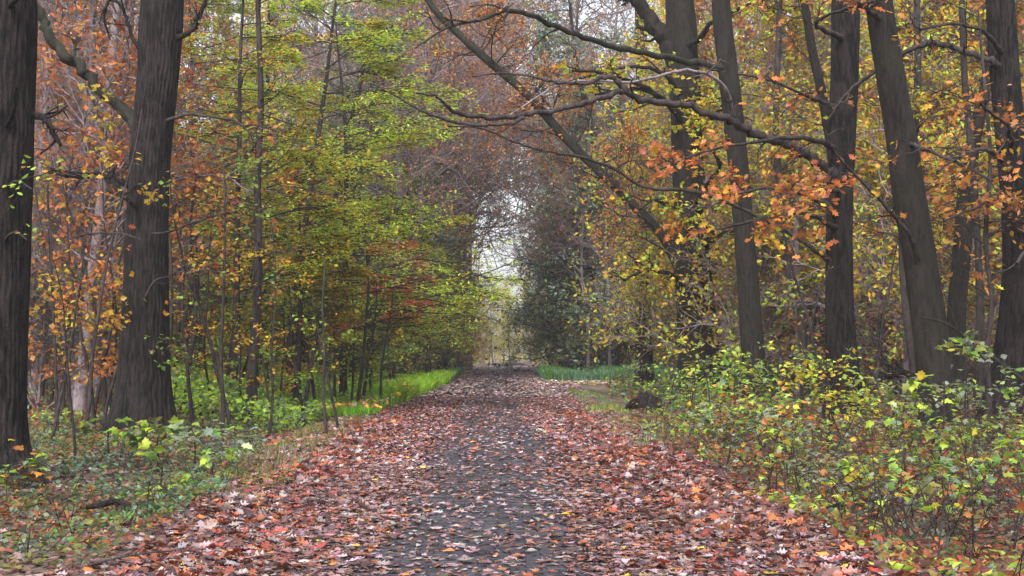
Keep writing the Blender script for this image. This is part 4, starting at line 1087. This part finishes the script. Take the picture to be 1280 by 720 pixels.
# ================================================================== fallen leaves
def litter(name, n, reg, lsize, pal, temps, seed, dens, tilt=.12, zoff=.006, label=''):
    r = np.random.default_rng(seed)
    x, y = reg(r, n)
    k = r.random(len(x)) < dens(x, y)
    x, y = x[k], y[k]; m = len(x)
    a = r.uniform(0, TAU, m)
    axs = np.stack([np.cos(a), np.sin(a), r.normal(size=m) * tilt * .5], -1)
    nor = np.stack([r.normal(size=m) * tilt, r.normal(size=m) * tilt, np.ones(m)], -1)
    on = (x > LE(y) + .15) & (x < RE(y) - .15)
    z = np.where(on, .008, H(x, y)) + zoff + r.random(m) ** 2 * .03
    cl = .5 + .5 * wob(x * 1.3 + 9, y * .8)
    col = palette(r, m, pal, .22, np.where(r.random(m) < .5, cl, r.random(m)))
    V, Q, C = leaves(r, np.stack([x, y, z], -1), axs, nor, lsize * np.exp(r.normal(size=m) * .33).clip(.35, 1.6), col, temps)
    o = build(name, V, Q, M_LITTER, None, C, smooth=False); o['kind'] = 'stuff'; o['label'] = label
    return o


def onpath(Y0, Y1, pw, m0=.5):
    def f(r, n):
        Y = Y0 + (Y1 - Y0) * r.random(n) ** pw
        x = r.uniform(LE(Y) - m0, RE(Y) + m0)
        return x, Y
    return f


def pdens(lo):
    def f(x, y):
        # two wheel-worn clear lanes merge into one dark strip in the middle
        cx = np.interp(y, [8, 15, 40, 70, 120], [-.28, -.2, -.55, -.6, -.4]); hw = np.interp(y, [8, 15, 40, 80], [.52, .52, .75, .7])
        e = np.abs(x - cx + .12 * wob(x * .3, y * .9)) - hw
        t = np.clip(e / .45, 0, 1)
        patch = np.clip(.5 + 1.1 * wob(x * 2.1, y * 1.3 + 3), 0, 1)
        side_t = np.clip((e - .35) / .6, 0, 1)
        return (lo + (1 - lo) * t) * np.clip(.42 + .35 * patch + .4 * side_t, 0, 1)
    return f


P_PATH = [(LIT, 6), (TAN, 2), (BRN, 5), (DRK, 4), (RUST, 2.5), (ORA, .4), ((.25, .14, .15), 5), (YEL, .2), ((.38, .31, .31), 1.5)]
P_WOOD = [(LIT, 2.5), (TAN, 3), (BRN, 6), (DRK, 6), (RUST, 4), (ORA, .7), ((.26, .14, .13), 3), (YEL, .5)]
EDGE = lambda x, y: np.ones_like(x)
L1 = 'pinkish-brown oak leaves strewn over the near path'
litter('fallen_leaves', 74000, onpath(7.2, 17, 1.0), .074, P_PATH, T_OAK + T_OVAL + T_LOW, 31, pdens(.17), label=L1)
litter('fallen_leaves', 56000, onpath(17, 42, .9), .085, P_PATH, [strip_leaf([(0, .02), (.3, .22), (.5, .3), (.8, .2), (1, .02)], .5, .4), strip_leaf([(0, .02), (.3, .25), (.6, .3), (1, .02)], -.3, -.2)], 32, pdens(.22), label='leaves strewn over the path farther on')
litter('fallen_leaves', 36000, onpath(42, 140, 1.1), .15, P_PATH + [(LIT, 8), ((.42, .35, .33), 5)], T_LOWW, 33, pdens(.42), label='leaf carpet on the far part of the path')


def edge_band(Y0, Y1):
    def f(r, n):
        Y = Y0 + (Y1 - Y0) * r.random(n) ** .9
        s_ = r.random(n) < .42
        o = r.normal(size=n) * .34 + .05
        return np.where(s_, LE(Y) + .2 - o, RE(Y) - .25 + o), Y
    return f


litter('fallen_leaves', 26000, edge_band(7.2, 32), .095, [(RUST, 7), (ORA, 1.6), (BRN, 5), (LIT, 3), (DRK, 3), ((.27, .06, .035), 4)], T_OAK, 34, EDGE, .4, .015, 'redder leaf drifts along both path edges')
litter('fallen_leaves', 40000, region(-30, 640, 8.2, 34, -.1, .75), .088, P_WOOD, T_OAK[:2], 35, lambda x, y: 1. * np.ones_like(x), .35, .01, 'reddish-brown litter under the left oaks')
litter('fallen_leaves', 40000, region(640, 1310, 8.2, 34, -.1, .75), .088, P_WOOD, T_OAK[:2], 36, lambda x, y: 1. * np.ones_like(x), .35, .01, 'brown and orange litter on the right bank')
litter('fallen_leaves', 12000, lambda r, n: (r.uniform(1.5, 24, n), r.uniform(60.8, 67.4, n)), .17, [((.6, .5, .38), 5), (TAN, 3), (YEL, 1), (BRN, 1)], T_LOWW, 37, EDGE, label='pale leaves over the side track')

litter('fallen_leaves', 500, bank(-.2, 2.0, 28, 66), .12, [(RUST, 4), (YEL, 2), (ORA, 3), (TAN, 3)], T_LOWW, 51, EDGE, .7, .28, 'scattered leaves caught in the bright grass bank')
# ================================================================== dead wood
def stick(name, label, pts, w, Y, mat=M_OAK, twigs=()):
    q = np.array([[*P(u, v, Y), ww * Y / F / 2] for (u, v), ww in zip(pts, w)])
    org = q[0, :3].copy(); gz = float(H(org[0], org[1])); org[2] = gz
    zmin = min(q[:, 2]); lift = max(0, .05 + gz - zmin)
    q[:, 2] += lift
    root = empty(name, tuple(org)); tag(root, label, 'branch')
    s = spline(q, 26); s[:, :3] -= org
    G = Geo(); G.tube(s[:, :3], s[:, 3], 9); G.obj('stem', mat, root)
    for i, d, L in twigs:
        G = Geo(); pl = polyline(rng, s[i, :3], d, L, 6, 0, .3); G.tube(pl, np.linspace(s[i, 3] * .6, .003, 7), 6); G.obj('twig', mat, root)
    return root


stick('fallen_branch', 'dark crooked branch lying in the litter below the big left oak', [(108, 634), (126, 631), (146, 627), (168, 634), (184, 642)], [6, 8, 8, 7, 4], 12.6, twigs=[(12, (.4, -.8, -.35), .35), (18, (.6, .4, .3), .3)])
stick('fallen_branch', 'thin twig lying at the bottom left of the photo', [(110, 716), (150, 706), (185, 700), (215, 698)], [3, 3, 2.5, 2], 9.3, M_THIN, twigs=[(12, (.5, .6, .2), .3)])
stick('fallen_branch', 'grey rotten branch half buried on the right bank', [(1012, 665), (1050, 652), (1085, 646), (1112, 640)], [6, 7, 6, 4], 11.8, M_BARK, twigs=[(10, (.2, .5, .6), .25)])
stick('fallen_branch', 'dark broken log pile end beside the leaning trunk', [(1108, 470), (1124, 466), (1140, 470), (1152, 473)], [9, 11, 10, 7], 24, M_OAK, twigs=[(8, (-.6, 0, .3), .5), (14, (-.5, .2, -.1), .5), (18, (-.8, .1, .15), .6)])

# bare leaning pole at the right
G = Geo()
q = np.array([[*P(u, v, Y), w * Y / F / 2] for u, v, w, Y in [(1300, 490, 6, 15.5), (1278, 474, 5.5, 15.7), (1240, 446, 5, 16), (1205, 420, 4, 16.4), (1182, 404, 3, 16.6), (1150, 396, 2, 16.8)]])
x0, y0 = q[0, 0] + .9, 15.2
q = np.vstack([[x0, y0, float(H(x0, y0)) - .05, .03], q]); org = q[0, :3].copy(); org[2] += .05
rt = empty('leaning_branch', tuple(org)); tag(rt, 'long bare grey branch slanting in from the right edge', 'branch')
s = spline(q, 40); s[:, :3] -= org; G.tube(s[:, :3], s[:, 3], 8); G.obj('stem', M_BARK, rt)
for i, d, L in [(20, (-.8, 0, .1), .7), (27, (-.5, .2, .6), .6), (33, (-.7, 0, -.3), .4)]:
    G = Geo(); pl = polyline(rng, s[i, :3], d, L, 7, .05, .3); G.tube(pl, np.linspace(s[i, 3] * .6, .003, 8), 6); G.obj('twig', M_BARK, rt)

# rootstock hollow right of the path
org = P(810, 512, 33.5); org[2] = float(H(org[0], org[1]))
rt = empty('tree_stump', tuple(org)); tag(rt, 'dark rotten stump with arching roots beside the right path edge', 'stump')
G = Geo(); G.tube([(0, 0, -.1), (0, 0, .15), (.03, 0, .42), (.05, 0, .55)], [.42, .33, .28, .22], 40, trunk_rf('oak', 1.2, 0)); G.obj('stump_body', M_OAK, rt)
for k in range(11):
    a = math.pi * (.8 + .9 * rng.random()); L = rng.uniform(.5, 1.2)
    q = spline([(0, 0, .35 + .1 * rng.random()), (math.cos(a) * L * .5, math.sin(a) * L * .4, .38 * rng.random() + .15), (math.cos(a) * L, math.sin(a) * L * .7, -.1)], 12)
    G = Geo(); G.tube(q, np.linspace(.055, .02, 12), 8); G.obj('root', M_OAK, rt)

EXPOSURE = 1.5
# ------------------------------------------------------------------ light, sky, camera
def world():
    w = bpy.data.worlds.new('World'); SC.world = w; w.use_nodes = True
    nt = w.node_tree; nt.nodes.clear()
    sky = nt.nodes.new('ShaderNodeTexSky'); sky.sky_type = 'NISHITA'; sky.sun_disc = False
    sky.sun_elevation = math.radians(SUN_EL); sky.sun_rotation = math.radians(SUN_ROT)
    sky.air_density = 1.0; sky.dust_density = 4.0; sky.ozone_density = 1.0
    hs = nt.nodes.new('ShaderNodeHueSaturation'); hs.inputs['Saturation'].default_value = .42
    bg = nt.nodes.new('ShaderNodeBackground'); bg.inputs[1].default_value = SKY_STR
    o = nt.nodes.new('ShaderNodeOutputWorld')
    nt.links.new(sky.outputs[0], hs.inputs['Color']); nt.links.new(hs.outputs[0], bg.inputs[0]); nt.links.new(bg.outputs[0], o.inputs[0])


# ------------------------------------------------------------------ damp autumn air
def haze():
    m, nt, ns, ln = new_mat('damp air')
    v = N(nt, 'ShaderNodeVolumePrincipled'); v.inputs['Density'].default_value = HAZE_D
    v.inputs['Color'].default_value = (.93, .93, .97, 1); v.inputs['Anisotropy'].default_value = .2
    o = N(nt, 'ShaderNodeOutputMaterial'); ln.new(v.outputs[0], o.inputs['Volume'])
    me = bpy.data.meshes.new('haze'); X0, X1, Y0, Y1, Z0, Z1 = -430, 430, -70, 570, -3, 42
    vv = [(x, y, z_) for x in (X0, X1) for y in (Y0, Y1) for z_ in (Z0, Z1)]
    me.from_pydata(vv, [], [(0, 1, 3, 2), (4, 6, 7, 5), (0, 4, 5, 1), (2, 3, 7, 6), (0, 2, 6, 4), (1, 5, 7, 3)])
    me.materials.append(m)
    h = bpy.data.objects.new('haze', me); COL.objects.link(h); h['kind'] = 'stuff'; h['label'] = 'thin pale haze between the far trees'


HAZE_D = .0006
haze()
SUN_EL, SUN_ROT, SKY_STR = 48, 195, .15
world()
sd = bpy.data.lights.new('sun', 'SUN'); sd.energy = 1.5; sd.angle = math.radians(40); sd.color = (1, .97, .95)
so = bpy.data.objects.new('sun', sd); COL.objects.link(so)
el, az = math.radians(SUN_EL), math.radians(SUN_ROT)
# Nishita: rotation 0 puts the sun at +Y, positive turns clockwise seen from above
sv = Vector((math.sin(az) * math.cos(el), math.cos(az) * math.cos(el), math.sin(el)))
so.rotation_euler = sv.to_track_quat('Z', 'Y').to_euler()

cam = bpy.data.cameras.new('camera'); cam.sensor_width = 36; cam.lens = F / 1280 * 36
cam.clip_end = 2000; cam.clip_start = .1
co = bpy.data.objects.new('camera', cam); COL.objects.link(co)
co.location = (0, 0, CAMH); co.rotation_euler = (math.pi / 2 + PITCH, 0, 0)
SC.camera = co
vs = SC.view_settings
vs.view_transform = 'Standard'; vs.look = 'None'; vs.gamma = 1; vs.use_curve_mapping = False
vs.exposure = EXPOSURE
cy = SC.cycles
cy.max_bounces = 5; cy.volume_bounces = 1; cy.diffuse_bounces = 4; cy.glossy_bounces = 2; cy.transmission_bounces = 3; cy.transparent_max_bounces = 4
cy.use_denoising = True
try:
    cy.denoiser = 'OPENIMAGEDENOISE'; cy.denoising_input_passes = 'RGB_ALBEDO_NORMAL'
except Exception:
    pass
cy.caustics_reflective = False; cy.caustics_refractive = False
